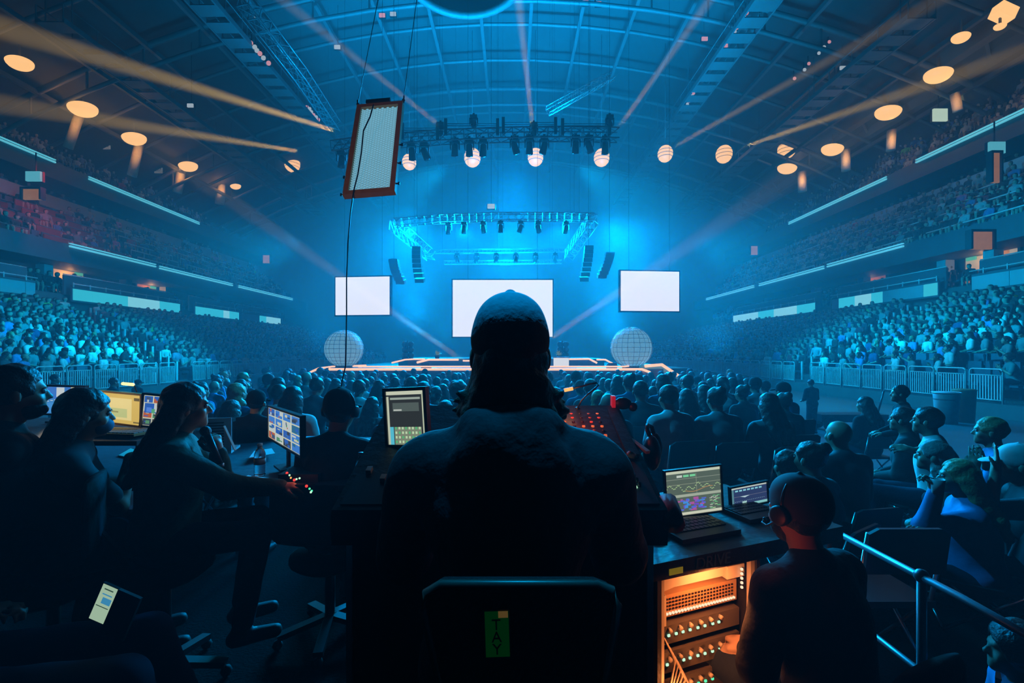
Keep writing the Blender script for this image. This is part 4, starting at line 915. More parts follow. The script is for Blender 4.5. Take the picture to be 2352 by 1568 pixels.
for k in range(5):
    a = 2*math.pi*k/5+.3; m = MB(); m.bar((0, .12, .12), (.32*math.cos(a), .12+.32*math.sin(a), .07), .05, .03); o = m.build('leg', M_plastic, t); m = MB(); m.sphere((.32*math.cos(a), .12+.32*math.sin(a), .03), .03, 8); m.build('caster', M_rubber, o)
tg = empty('name_tag', W(1142, 1456, .765)); tag(tg, 'green tag lettered TAY hanging on the tall black chair', 'tag'); tg.rotation_euler = (0, R(-2), 0)
m = MB(); m.box((-.021, 0, -.040), (.021, .002, .040)); m.build('card', mat('green_card', (.02, .25, .05), .6, emit=(.0, .25, .03), es=.05), tg)
m = MB(); m.box((-.0235, .0005, -.0425), (.0235, .0035, .0425)); m.build('sleeve', mat('tag_sleeve', (.4, .3, .2), .5), tg)
m = MB(); m.box((.003, -.001, .029), (.020, .0, .040)); m.build('sticker', mat('tan_sticker', (.6, .4, .15), .6, emit=(.6, .35, .1), es=.12), tg)
for i, c in enumerate('TAY'): text('letter', c, .027, M_black, tg, (-.001, -.0015, .0165-.0215*i), depth=.0005)

# ---------------------------------------------------------------- mixing console
def con(px, py): Y = .976/(.36+(py-HY)/F); return Vector(((px-1176)/F*Y, Y, 1.56+.36*(Y-1.35)))
def cs(x, y, dz=0): return Vector((x, y, 1.56+.36*(y-1.35)+dz))
t = empty('mixing_console', (0, 1.35, 1.45)); tag(t, 'big black mixing console with red and green lit knobs before the capped person', 'mixing console'); off = -Vector((0, 1.35, 1.45))
X0, X1, YA, YB = -.56, .482, 1.35, 1.98
m = MB(); v = []
for x in (X0, X1): v += [Vector((x, YA, 1.45)), Vector((x, YB+.04, 1.45)), cs(x, YB+.04, .0), cs(x, YB, .02), cs(x, YA, 0), Vector((x, YA-.01, 1.53))]
v = [p+off for p in v]; m.add(v, [(0, 1, 2, 3, 4, 5), (11, 10, 9, 8, 7, 6)]+[(i, i+6, (i+1) % 6+6, (i+1) % 6) for i in range(6)]); m.build('body', M_case, t)
slope = math.atan(.36)
def plate(x0, y0, x1, y1, dz, th, mm, name):
    m = MB(); a = cs((x0+x1)/2, (y0+y1)/2, dz)+off; L = (y1-y0)/math.cos(slope)/2
    m.box((-(x1-x0)/2, -L, 0), ((x1-x0)/2, L, th), Matrix.Translation(a) @ Matrix.Rotation(slope, 4, 'X')); return m.build(name, mm, t)
plate(.27, 1.37, .465, 1.60, .001, .006, mat('blue_grey_panel', (.14, .24, .32), .45), 'wrist_panel')
plate(-.54, 1.37, .26, 1.60, .001, .004, M_plastic, 'fader_panel'); plate(-.54, 1.61, .41, 1.95, .001, .004, mat('knob_panel', (.05, .02, .02), .45), 'knob_panel')
plate(.425, 1.61, .470, 1.95, .001, .02, M_case, 'side_cheek')
m = MB(); m.tube([cs(X1+.012, YA-.02, -.03)+off, cs(X1+.02, YA+.02, -.03)+off, cs(X1+.02, YA+.07, -.02)+off], .034, 10); m.build('red_corner', mat('red_plastic', (.5, .02, .02), .4), t, (0, 0, 0))
M_led_r = glow('led_red', (1, .06, .05), 1.1); M_led_g = glow('led_green', (.1, .9, .45), 1.1); M_led_w = glow('led_pale_green', (.5, .95, .6), 1.2); M_led_c = glow('led_cyan', (.1, .8, .75), 1.1); M_led_o = glow('led_amber', (1, .45, .12), 1.1); M_led_b = glow('led_blue', (.15, .3, 1), 1)
def on_con(px, py, w_, h_, mm, name, dz=.007, th=.004):
    p = con(px, py); m = MB(); m.box((-w_/2, -h_/2, 0), (w_/2, h_/2, th), Matrix.Translation(p+off+Vector((0, 0, dz))) @ Matrix.Rotation(slope, 4, 'X')); return m.build(name, mm, t)
for px, py, mm in ((1431, 1087, M_led_r), (1436, 1096, M_led_w), (1443, 1105, M_led_g), (1449, 1114, M_led_c), (1455, 1124, M_led_w)): on_con(px, py, .024, .009, mm, 'lit_button')
for px, py in ((1450, 1096), (1457, 1105), (1463, 1113), (1469, 1123), (1425, 1062), (1420, 1078)):
    p = con(px, py); m = MB(); m.lathe([(.006, 0), (.005, .016), (.001, .017)], p+off+Vector((0, 0, .008)), 10); m.build('knob', M_plastic, t)
random.seed(3); kc = [mat('knob_red', (.6, .05, .04), .35, emit=(1, .06, .03), es=.5), mat('knob_pale', (.7, .4, .35), .35), M_plastic, mat('knob_orange', (.8, .2, .1), .35, emit=(1, .2, .06), es=.6)]
for r in range(9):
    for c in range(9):
        y = 1.64+r*.034; x = .07+c*.038
        if x > .40: continue
        m = MB(); m.lathe([(.008, 0), (.0065, .014), (.001, .015)], cs(x, y, .005)+off, 10); m.build('knob', random.choices(kc, [3, 3, 4, 2])[0], t)
for c in range(12):
    x = -.50+c*.062; m = MB(); m.box((-.009, -.013, 0), (.009, .013, .014), Matrix.Translation(cs(x, 1.44+.09*random.random(), .006)+off) @ Matrix.Rotation(slope, 4, 'X')); m.build('fader_cap', M_rail, t)
lamp('console_glow', 'POINT', cs(.26, 1.80, .12), .55, (1, .05, .04), .03)
t = empty('console_case', (0, 1.36, RZ)); tag(t, 'black flight case stand carrying the mixing console', 'case'); m = MB(); m.box((X0+.04, .04, 0), (X1-.04, .60, 1.045)); m.build('body', M_case, t)
m = MB()
for x in (X0+.04, X1-.04):
    for y in (.04, .60): m.bar((x, y, 0), (x, y, 1.045), .02, .02)
m.build('corner_trim', M_alu, t)
# red and black gadget on the far corner, gooseneck lamp, headphones, white marker
p = con(1418, 948); t = empty('clip_gadget', p+Vector((.0, .02, .01))); tag(t, 'black clip with a red strap on the far right corner of the console', 'clip'); m = MB(); m.sphere((.03, 0, .03), .035, 12, (1.2, .6, .8)); m.sphere((.075, 0, .015), .022, 10); m.build('body', M_plastic, t); m = MB(); m.box((-.022, -.012, 0), (-.006, .02, .065)); m.build('strap', mat('red_strap', (.6, .02, .03), .6, emit=(1, .02, .05), es=.25), t)
b = con(1327, 946)+Vector((0, 0, .0)); t = empty('gooseneck_lamp', b); tag(t, 'thin gooseneck lamp with an orange tip bending over the console', 'lamp'); Yg = b.y
gp = [b]+[W(x, y, Yg-.02) for x, y in ((1328, 935), (1335, 920), (1350, 905), (1366, 892), (1375, 884), (1370, 879), (1356, 881), (1335, 887), (1316, 892))]
m = MB(); m.tube([p-b for p in gp], .004, 7); m.build('neck', M_black, t); m = MB(); m.tube([gp[-1]-b, W(1296, 896, Yg-.02)-b], .008, 8); m.build('lamp_head', M_led_o, t); m = MB(); m.lathe([(.014, 0), (.012, .02), (.004, .024)], (0, 0, 0), 10); m.build('socket', M_black, t)
lamp('gooseneck_light', 'POINT', W(1305, 905, Yg-.06), .25, (1, .4, .15), .02)
p = con(1447, 1055)+Vector((.015, 0, .012)); t = empty('marker_pen', p); t.rotation_euler = (slope, 0, R(-38)); tag(t, 'fat white marker with a red cap lying on the right edge of the console', 'pen'); m = MB(); m.lathe([(.012, -.05), (.012, .02)], (0, 0, 0), 12, Matrix.Rotation(R(90), 3, 'X')); m.build('barrel', mat('pen_white', (.7, .8, .85), .4), t); m = MB(); m.lathe([(.0125, .021), (.010, .052)], (0, 0, 0), 12, Matrix.Rotation(R(90), 3, 'X')); m.build('pen_cap', mat('red_plastic', (.5, .02, .02), .4), t); t.rotation_euler = (slope, 0, R(145))
# headphones hanging on a hook right of the console
p = W(1497, 1040, 1.75); t = empty('headphones', p); tag(t, 'black headphones standing upright right of the console', 'headphones')
m = MB(); m.sphere((0, 0, 0), .062, 16, (.55, .8, 1.15)); m.build('ear_cup', M_plastic, t); m = MB(); m.sphere((.035, .07, .01), .055, 16, (.55, .7, 1.1)); m.build('ear_cup', M_plastic, t); m = MB(); m.tube([(0, 0, .05), (-.015, .01, .09), (-.005, .04, .105), (.02, .065, .095), (.035, .07, .05)], .009, 8); m.build('headband', M_plastic, t)
m = MB(); m.tube([(0, 0, 0), (0, 0, .16)], .01, 8); m.lathe([(.06, 0), (.05, .01)], (0, 0, 0), 14); tag(m.build('headphone_stand', M_black, None, (p.x+.01, p.y+.03, 1.31)), 'short black stand under the headphones beside the console', 'stand')
p = con(1452, 1010)+Vector((.03, 0, 0)); m = MB(); m.bar(con(1437, 1015)+Vector((.015, 0, .012)), con(1470, 1046)+Vector((.03, 0, .012)), .02, .012); tag(m.build('light_bar', mat('pale_bar', (.6, .75, .8), .4), None), 'pale metal bar along the right side of the console', 'bar')

def wm(o): return Matrix.Translation(o.location) @ o.rotation_euler.to_matrix().to_4x4()
# ---------------------------------------------------------------- screens with pictures on them
def panel_screen(name, label, cat, L, Rr, depth=.025, frame=.012, pic=None, mm=None, stand=None, img='screen_image', tilt=0, gname=None):
    """L, Rr = (px, y_top, y_bottom, Y) of the left and right edges."""
    a = W(L[0], L[1], L[3]); b = W(L[0], L[2], L[3]); c = W(Rr[0], Rr[1], Rr[3]); d = W(Rr[0], Rr[2], Rr[3])
    ctr = (a+b+c+d)/4; ex = (((c-a)+(d-b))/2); wd = ex.length; ex.normalize(); ez = ((a-b)+(c-d))/2; ht = ez.length; ez.normalize(); ez = (ez-ex*ez.dot(ex)).normalized(); ey = ez.cross(ex).normalized()
    if ey.y < 0: ey = -ey
    t = empty(name, ctr); t.rotation_euler = Matrix((ex, ey, ez)).transposed().to_euler(); tag(t, label, cat, gname)
    m = MB(); fr = frame; m.box((-wd/2-fr, .003, -ht/2-fr), (wd/2+fr, depth, ht/2+fr)); m.box((-wd/2-fr, -.004, ht/2), (wd/2+fr, .004, ht/2+fr)); m.box((-wd/2-fr, -.004, -ht/2-fr), (wd/2+fr, .004, -ht/2)); m.box((-wd/2-fr, -.004, -ht/2), (-wd/2, .004, ht/2)); m.box((wd/2, -.004, -ht/2), (wd/2+fr, .004, ht/2)); m.build('housing', mm or M_plastic, t)
    m = MB(); mats_ = []
    for r in pic:                                  # (u0,v0,u1,v1,colour,strength), v up
        u0, v0, u1, v1, col = r[:5]; k = glow('pixels_%02d%02d%02d' % tuple(int(99*q) for q in col), col, .85)
        if k not in mats_: mats_.append(k)
        m.m = mats_.index(k); z = .0022-.00012*m.m; lvl = .0024-.0002*(len(m.f) > 6)
        m.add([((u-.5)*wd, lvl-.00002*(len(m.f)), (v-.5)*ht) for u, v in ((u0, v0), (u1, v0), (u1, v1), (u0, v1))], [(0, 1, 2, 3)])
    m.build(img, mats_, t)
    if stand: m = MB(); m.box((-.02, depth, -ht/2-stand), (.02, depth+.015, 0)); m.box((-.09, -.03, -ht/2-stand), (.09, depth+.09, -ht/2-stand+.012)); m.build('stand', M_plastic, t)
    return t
def multiview(seed, cols=4, rows=4, warm=.0):
    rn = random.Random(seed); out = [(0, 0, 1, 1, (.62, .66, .50))]; pal = [(.03, .13, .5), (.05, .22, .65), (.55, .62, .62), (.04, .06, .09), (.1, .3, .15), (.6, .6, .42), (.06, .1, .2), (.5, .12, .05), (.03, .16, .3)]
    for r in range(rows):
        for c in range(cols):
            u0 = (c+.06)/cols; u1 = (c+.94)/cols; v0 = (r+.05)/rows; v1 = (r+.90)/rows; out.append((u0, v0, u1, v1, rn.choice(pal)))
            for q in range(3): a = rn.uniform(u0, u1-.3/cols); b = rn.uniform(v0, v1-.3/rows); out.append((a, b, min(u1, a+rn.uniform(.1, .5)/cols), min(v1, b+rn.uniform(.1, .5)/rows), rn.choice(pal)))
    return out
big = [(.05, .42, .62, .74, (.03, .13, .5)), (.38, .46, .6, .74, (.55, .62, .62)), (.12, .45, .3, .6, (.1, .25, .75)), (.3, .42, .42, .56, (.1, .4, .2))]
panel_screen('monitor', 'cyan and white multiview monitor between the two seated people on the left', 'monitor', (101, 888, 948, 2.9), (192, 889, 952, 2.9), pic=[(0, 0, 1, 1, (.05, .25, .6))]+[(.02, .55, .48, 1, (.05, .2, .62)), (.3, .62, .5, .98, (.6, .68, .7)), (.52, .5, 1, 1, (.6, .66, .5)), (.52, .74, .66, 1, (.05, .2, .6)), (.8, .62, .98, .72, (.15, .5, .2)), (.02, .05, .3, .4, (.06, .3, .7)), (.3, .2, .5, .4, (.5, .66, .75)), (.55, .08, .85, .36, (.05, .3, .75)), (.88, .1, 1, .3, (.6, .1, .05)), (.6, .1, .75, .25, (.5, .68, .7))]+[(.05+.1*i, .44+.03*(i % 3), .12+.1*i, .47+.03*(i % 3), (.5, .66, .75)) for i in range(5)], stand=.06)
panel_screen('monitor', 'pale green screen cut by the left edge of the photo', 'monitor', (-30, 890, 938, 2.9), (21, 890, 932, 2.9), pic=[(0, 0, 1, 1, (.5, .58, .36)), (.5, .3, .6, .7, (.3, .36, .2))], stand=.06)
panel_screen('monitor', 'multiview monitor just left of the woman holding the microphone', 'monitor', (328, 906, 976, 2.6), (393, 913, 982, 2.6), pic=multiview(4, 3, 4)+big, stand=.04)
panel_screen('monitor', 'multiview monitor turned to the left, on the desk right of the microphone', 'monitor', (616, 934, 1003, 2.9), (690, 960, 1046, 2.3), pic=multiview(9, 4, 4), stand=.14)
lt = panel_screen('laptop', 'open laptop lit gold by a desk lamp beside the masked person', 'laptop', (222, 897, 967, 2.75), (322, 911, 975, 2.6), mm=mat('gold_lit_plastic', (.6, .45, .2), .4), pic=[(0, 0, 1, 1, (.72, .50, .12)), (.2, .12, .8, .85, (.85, .70, .28)), (.25, .2, .7, .5, (.55, .6, .25)), (.3, .35, .5, .4, (.3, .3, .12)), (.85, .8, .97, .9, (.1, .08, .03)), (.1, .6, .3, .8, (.9, .75, .35)), (.84, .05, 1, .1, (.2, .15, .05))])  # lamp's gold light put into housing and keyboard colour
m = MB(); p = W(280, 978, 2.48); m.box((-.17, -.08, -.012), (.17, .10, 0)); k_ = m.build('keyboard_base', mat('gold_lit_plastic', (.6, .45, .2), .4), lt); k_.matrix_local = wm(lt).inverted() @ Matrix.Translation((p.x, p.y, 1.60)) @ Matrix.Rotation(R(-8), 4, 'Z')
m = MB()
for r in range(5):
    for c in range(13): m.box((-.16+.0245*c, -.065+.028*r, 0), (-.16+.0245*c+.02, -.065+.028*r+.023, .005))
bpy.context.view_layer.update(); kk = m.build('keys', M_paper, k_)
panel_screen('meter_tablet', 'upright black tablet screen with level meters left of the console', 'tablet', (889, 898, 1022, 1.68), (975, 897, 1020, 1.62), frame=.013, depth=.02, pic=[(0, 0, 1, 1, (.03, .035, .035)), (0, .93, 1, 1, (.62, .66, .5)), (0, 0, .06, .9, (.55, .6, .45)), (.94, 0, 1, .95, (.5, .55, .4)), (.16, .62, .86, .78, (.09, .12, .11)), (.18, .63, .4, .66, (.5, .55, .5)), (.1, .84, .9, .88, (.35, .42, .36)), (.06, .0, .16, .33, (.1, .55, .7)), (.18, 0, .9, .33, (.22, .26, .18))]+[(.2+.09*i, .03+.085*j, .25+.09*i, .075+.085*j, (.55, .75, .45) if (i+j) % 3 else (.1, .5, .2)) for i in range(8) for j in range(4)])
rnd = random.Random(2)
wave = [(.0, .0, 1, 1, (.10, .14, .11)), (0, .93, 1, 1, (.60, .66, .50)), (0, 0, 1, .06, (.66, .68, .52)), (0, .40, 1, .46, (.40, .46, .36)), (0, .68, 1, .69, (.3, .35, .25)), (.55, .46, .56, .9, (.25, .3, .22)), (.2, .84, .3, .89, (.6, .68, .6)), (.32, .84, .42, .89, (.2, .7, .35)), (.44, .84, .54, .89, (.2, .7, .35)), (.0, .80, 1, .81, (.3, .35, .28))]
wave += [(i/40, .60+.05*math.sin(i*.9)+.04*math.sin(i*.33), (i+1)/40, .615+.05*math.sin(i*.9)+.04*math.sin(i*.33), (.45, .65, .3)) for i in range(40)]+[(i/40, .54+.04*math.sin(i*.25), (i+1)/40, .553+.04*math.sin(i*.25), (.55, .3, .12)) for i in range(14, 34)]
wave += [(x, y, x+rnd.uniform(.02, .10), y+rnd.uniform(.02, .06), rnd.choice([(.18, .08, .6), (.1, .15, .75), (.3, .12, .5), (.06, .3, .8), (.45, .1, .35)])) for x, y in [(rnd.uniform(.02, .66), rnd.uniform(.07, .33)) for _ in range(55)]]
wave += [(x, y, x+.05, y+.015, rnd.choice([(.5, .8, .4), (.6, .65, .55), (.15, .6, .25)])) for x, y in [(rnd.uniform(.76, .93), .08+.025*k) for k in range(12) for _ in (0, 1)]]
l1 = panel_screen('laptop', 'larger bright laptop showing green curves over purple bars, right of the console', 'laptop', (1531, 1085, 1188, 1.93), (1656, 1069, 1172, 1.98), frame=.008, depth=.012, pic=wave)
w2 = [(0, 0, 1, 1, (.03, .05, .14)), (0, .9, 1, 1, (.55, .62, .55)), (0, 0, 1, .12, (.25, .6, .6)), (.05, .0, .2, .08, (.8, .4, .1)), (.0, .5, 1, .51, (.3, .3, .35)), (.0, .12, .08, .9, (.1, .25, .3))]+[(.12+.11*i, .76, .2+.11*i, .84, (.25, .65, .75)) for i in range(7)]+[(.25+.02*i, .5-.012*(6-abs(i-6)), .27+.02*i, .51, (.5, .7, .75)) for i in range(13)]+[(.1+.05*i, .26, .12+.05*i, .28, (.3, .5, .6)) for i in range(17)]+[(.3, .16, .42, .24, (.45, .75, .7))]
l2 = panel_screen('laptop', 'smaller blue laptop showing a waveform beside the person in the dark cap', 'laptop', (1680, 1122, 1168, 2.08), (1762, 1106, 1151, 2.14), frame=.008, depth=.012, pic=w2)
for l_, wd, px, py, Y in ((l1, .30, 1595, 1195, 1.84), (l2, .22, 1722, 1172, 2.03)):
    m = MB(); p = W(px, py, Y); m.box((-wd/2, -.10, -.018), (wd/2, .09, 0)); k_ = m.build('keyboard_base', M_plastic, l_); k_.matrix_local = wm(l_).inverted() @ Matrix.Translation((p.x, p.y, 1.318)) @ Matrix.Rotation(R(20), 4, 'Z')
    m = MB()
    for r in range(4):
        for c in range(12): m.box((-wd*.45+wd*.075*c, -.04+.028*r, 0), (-wd*.45+wd*.075*c+wd*.062, -.04+.028*r+.022, .004))
    m.build('keys', M_black, k_)

# ---------------------------------------------------------------- rack with amber work light
t = empty('equipment_rack', (.528, 1.58, RZ), R(20)); tag(t, 'open equipment rack lit orange inside, beside the person in the dark cap', 'rack'); Wd, Dp, Hr = .50, .48, .835
m = MB(); th = .018; m.box((0, 0, 0), (th, Dp, Hr)); m.box((Wd-th, 0, 0), (Wd, Dp, Hr)); m.box((0, 0, 0), (Wd, Dp, th)); m.box((0, 0, Hr-th), (Wd, Dp, Hr)); m.box((0, Dp-th, 0), (Wd, Dp, Hr)); m.build('body', M_case, t)
M_rk = mat('rack_paint', (.55, .48, .42), .45); M_rkd = mat('rack_unit_paint', (.10, .09, .08), .45)
m = MB(); m.box((th, .01, th), (th+.02, .03, Hr-th)); m.box((Wd-th-.02, .01, th), (Wd-th, .03, Hr-th)); m.build('rack_rails', M_rk, t)
m = MB(); m.box((.045, .05, Hr-.085), (Wd-.045, .45, Hr-.035)); m.bar((.045, .045, Hr-.06), (.13, .045, Hr-.045), .02, .05); m.box((Wd-.14, .03, Hr-.09), (Wd-.05, .06, Hr-.04)); m.build('drawer_unit', M_rk, t)
v_ = empty('vented_unit', (0, 0, 0), 0, t); m = MB(); m.box((.07, .06, Hr-.20), (Wd-.06, .44, Hr-.115)); m.build('front_plate', mat('vent_plate', (.42, .25, .14), .5), v_); m = MB()
m.box((.05, .035, Hr-.215), (.068, .06, Hr-.10))
m.build('handle', M_rk, v_)
m = MB()
for r in range(4):
    for c in range(22): m.box((.085+.0155*c, .057, Hr-.135-.013*r), (.094+.0155*c, .0605, Hr-.129-.013*r))
m.build('vent_slots', M_black, v_)
m = MB()
for c in range(24): m.box((.085+.0145*c, .053, Hr-.19), (.093+.0145*c, .06, Hr-.183))
m.build('indicator_row', glow('led_warm_white', (1, .75, .5), 1.1), v_)
for k, (z0_, z1_) in enumerate(((.53, .60), (.42, .50), (.31, .39), (.17, .28))):
    u = empty('rack_unit', (0, 0, 0), 0, t); m = MB(); m.box((.045, .06, z0_), (Wd-.045, .42, z1_)); m.build('front_plate', M_rkd, u)
    m = MB(); rr_ = random.Random(k)
    for c in range(8): x = .09+.036*c+rr_.uniform(-.005, .005); m.box((x, .055, z0_+.03), (x+.010, .06, z0_+.038))
    m.build('indicator_row', [M_led_w, M_led_w, M_led_g, M_led_o][k], u)
    m = MB()
    for c in range(6): m.lathe([(.009, 0), (.008, .014)], (.10+.05*c, .06, z0_+.055), 8, Matrix.Rotation(R(90), 3, 'X'))
    m.build('knobs', M_rk, u)
for k in range(7):
    m = MB(); rr_ = random.Random(40+k); x = .04+.012*k; m.tube([(x, .03, .60-.02*k), (x+.03, -.01, .52-.02*k), (x-.005, -.02, .42), (x+.025*math.sin(k), -.012, .30), (x-.01, -.015, .18), (x+.02, .02, .06)], .0055, 6); m.build('cable', mat('cable_grey', (.6, .5, .42), .5), t)
m = MB()
for k in range(9): a = k*.7; m.tube([(.06+.035*math.cos(b), -.012-.004*k % .02, .36+.045*math.sin(b)+.004*k) for b in [2*math.pi*u/14 for u in range(14)]], .005, 5, True)
m.build('cable_coil', mat('cable_pale', (.75, .62, .52), .5), t)
m = MB(); m.sphere((.22, -.02, .26), .06, 12, (1.3, .5, .9)); m.build('cloth_bundle', mat('tan_cloth', (.6, .45, .35), .8), t)
m = MB()
for c in range(5): m.sphere((Wd-.075, .02, Hr-.055-.018*c), .0065, 6)
m.build('lamp_string', glow('led_warm_white', (1, .75, .5), 1.1), t)
bpy.context.view_layer.update()
def rk(x, y, z): return Matrix.Translation((.528, 1.58, RZ)) @ Matrix.Rotation(R(20), 4, 'Z') @ Vector((x, y, z))
lamp('rack_light', 'AREA', rk(.25, -.085, Hr-.012), 2.6, (1, .27, .07), .06, rk(.22, .06, .40))
lamp('rack_light', 'AREA', rk(.03, -.12, .40), 1.2, (1, .27, .07), .06, rk(.20, .12, .36))
w_ = empty('worktop', (.50, 1.56, RZ+Hr+.002), R(20)); tag(w_, 'black worktop on the rack with pale DRIVE lettering on its front edge', 'worktop')
m = MB(); m.box((-.02, -.02, 0), (.98, .62, .062)); m.build('top', M_case, w_); text('lettering', 'DRIVE', .062, mat('dull_teal_paint', (.05, .13, .14), .7), w_, (.26, -.024, .032))
m = MB(); m.box((.06, -.023, .012), (.12, -.0205, .034)); m.build('yellow_label', mat('yellow_label', (.7, .55, .05), .6, emit=(.6, .45, .02), es=.2), w_)
m = MB()
for x, y in ((.93, .04), (.93, .56)): m.bar((x, y, -Hr), (x, y, 0), .03, .03)
m.build('leg', M_alu, w_)
for i, (px, py, lab) in enumerate(((1578, 1205, 'pale green roll of tape on the black worktop below the larger laptop'), (1543, 1212, 'dark cup on the black worktop under the larger laptop'))):
    Y = (ZC-1.30)*F/(py-HY)+.0; p = Vector(((px-1176)/F*Y, Y, 1.30)); m = MB()
    if i == 0: m.tube([(.022*math.cos(2*math.pi*k/16), .022*math.sin(2*math.pi*k/16), .012) for k in range(16)], .009, 8, True); tag(m.build('tape_roll', mat('pale_green_tape', (.45, .6, .5), .5), None, p), lab, 'tape')
    else: m.lathe([(.028, 0), (.034, .075), (.030, .075), (.026, .01)], (0, 0, 0), 16); tag(m.build('cup', M_plastic, None, p), lab, 'cup')

# ---------------------------------------------------------------- desks on the left
TZ = 1.33
t = empty('long_table', (-3.6, 2.35, RZ)); tag(t, 'long dark covered table running across the left of the platform', 'table'); m = MB(); m.box((0, 0, TZ-RZ-.03), (3.02, 1.33, TZ-RZ)); m.build('tabletop', mat('table_cloth_navy', (.03, .045, .07), .7, scale=20, bump=.2), t)
for x, y in ((.05, .05), (2.96, .05), (.05, 1.28), (2.96, 1.28)): m = MB(); m.bar((x, y, 0), (x, y, TZ-RZ-.03), .04, .04); m.build('leg', M_alu, t)
t = empty('monitor_riser', (-3.55, 2.30, TZ)); tag(t, 'raised black shelf under the row of monitors on the left', 'shelf'); m = MB(); m.box((0, .02, .22), (1.55, .85, .245)); m.build('shelf', M_case, t); m = MB(); m.box((0, .07, 0), (.03, .85, .22)); m.box((1.5, .07, 0), (1.53, .85, .22)); m.build('side_panel', M_case, t)
# gold desk lamp over the laptop
p = Vector((-2.55, 2.95, 1.575)); t = empty('desk_lamp', p); tag(t, 'small bright desk lamp above the gold lit laptop', 'lamp'); m = MB(); m.lathe([(.04, 0), (.035, .012)], (0, 0, 0), 14); m.tube([(0, 0, 0), (0, .01, .2), (.02, -.04, .27), (.03, -.10, .27)], .005, 6); m.build('arm', M_black, t); m = MB(); m.tube([(.0, -.10, .268), (.08, -.11, .262)], .01, 8); m.build('lit_tube', glow('lamp_gold_glow', (1, .75, .3), 1.6), t)
lamp('desk_light', 'POINT', p+Vector((.10, -.22, .18)), 2.2, (1, .60, .16), .03)
lamp('screen_spill', 'POINT', W(150, 930, 2.6), .5, (1, .62, .25), .05)
def bottle(px, base_py, label, hgt=.19):
    Y = (ZC-TZ)*F/(base_py-HY); p = Vector(((px-1176)/F*Y, Y, TZ)); t = empty('water_bottle', p); tag(t, label, 'bottle', 'water bottles on the table')
    prof = [(.026, 0), (.031, .005)]+[(.031-.002*(i % 2), .012+.0075*i) for i in range(12)]+[(.031, .105), (.030, .125), (.022, .148), (.013, .160), (.012, .172)]
    m = MB(); m.lathe(prof, (0, 0, 0), 20); m.build('body', mat('clear_plastic', (.75, .9, .95), .06, trans=.85, var=.02), t); m = MB(); m.lathe([(.0315, .066), (.0318, .10)], (0, 0, 0), 20); m.build('paper_band', mat('bottle_band', (.3, .4, .45), .6), t); m = MB(); m.lathe([(.014, .170), (.014, .186)], (0, 0, 0), 14); m.build('bottle_cap', mat('cap_blue', (.3, .6, .8), .4), t)
bottle(597, 1091, 'taller looking water bottle on the table near the outstretched arm'); bottle(829, 1119, 'water bottle on the table just left of the person in the cap')
def sheet(name, pts, label, mt=None, z=TZ+.002, cat='paper'):
    P4 = []
    for px, py in pts: Y = (ZC-z)*F/(py-HY); P4.append(Vector(((px-1176)/F*Y, Y, z)))
    c = sum(P4, Vector())/4; m = MB(); v = [p-c for p in P4]+[p-c+Vector((0, 0, .003)) for p in P4]; m.add(v, [(3, 2, 1, 0), (4, 5, 6, 7), (0, 1, 5, 4), (1, 2, 6, 5), (2, 3, 7, 6), (3, 0, 4, 7)]); tag(m.build(name, mt or M_paper, None, c), label, cat)
M_bp = mat('bluish_paper', (.45, .6, .7), .7)
sheet('paper_sheet', [(692, 1048), (790, 1042), (770, 1000), (694, 1003)], 'pale sheet lying flat right of the turned monitor', M_bp)
sheet('paper_sheet', [(712, 1026), (800, 1032), (868, 1012), (800, 1000)], 'second pale sheet overlapping the flat sheet by the person with the headset', M_paper, TZ+.007)
sheet('paper_sheet', [(545, 1102), (600, 1108), (628, 1100), (570, 1092)], 'white card under the outstretched hand on the table', M_paper)
sheet('paper_sheet', [(572, 1052), (632, 1042), (624, 1030), (584, 1036)], 'white folded sheet behind the first water bottle', M_paper, TZ+.03)
sheet('paper_sheet', [(338, 1066), (376, 1087), (376, 1062), (352, 1064)], 'blue white printed sheet below the monitor on the left', mat('printed_paper', (.5, .55, .8), .7, emit=(.15, .2, .7), es=.25), TZ-.0+.002)
sheet('notebook', [(272, 1046), (300, 1052), (330, 1040), (300, 1030)], 'open pale notebook by the masked person', mat('cream_paper', (.8, .65, .5), .7), TZ+.006, 'notebook')
# open laptop seen from behind and its prop
t = empty('laptop', W(510, 1000, 2.72)); t.rotation_euler = (0, 0, R(18)); tag(t, 'pale laptop lid standing behind the microphone hand', 'laptop'); m = MB(); m.box((-.10, 0, -.10), (.05, .008, .11)); m.build('lid', mat('pale_lid', (.35, .5, .6), .4, .3), t); m = MB(); m.box((-.10, 0, -.115), (.05, .2, -.1)); m.build('keyboard_base', M_alu, t); m = MB()
for k in range(9): m.box((-.085, -.002, -.06+.017*k), (.01, 0, -.052+.017*k))
m.build('vents', M_black, t)
m = MB(); m.bar(W(515, 978, 2.6), W(541, 1034, 2.55), .012, .006); tag(m.build('metal_strip', M_rail, None), 'thin bright metal strip leaning right of the pale laptop lid', 'strip')
p = W(668, 1112, 2.42); t = empty('talkback_box', Vector((p.x, p.y, TZ))); tag(t, 'black intercom box with red, yellow and green lights under the outstretched hand', 'intercom'); m = MB(); m.box((-.06, -.02, 0), (.16, .14, .045)); m.build('body', M_plastic, t)
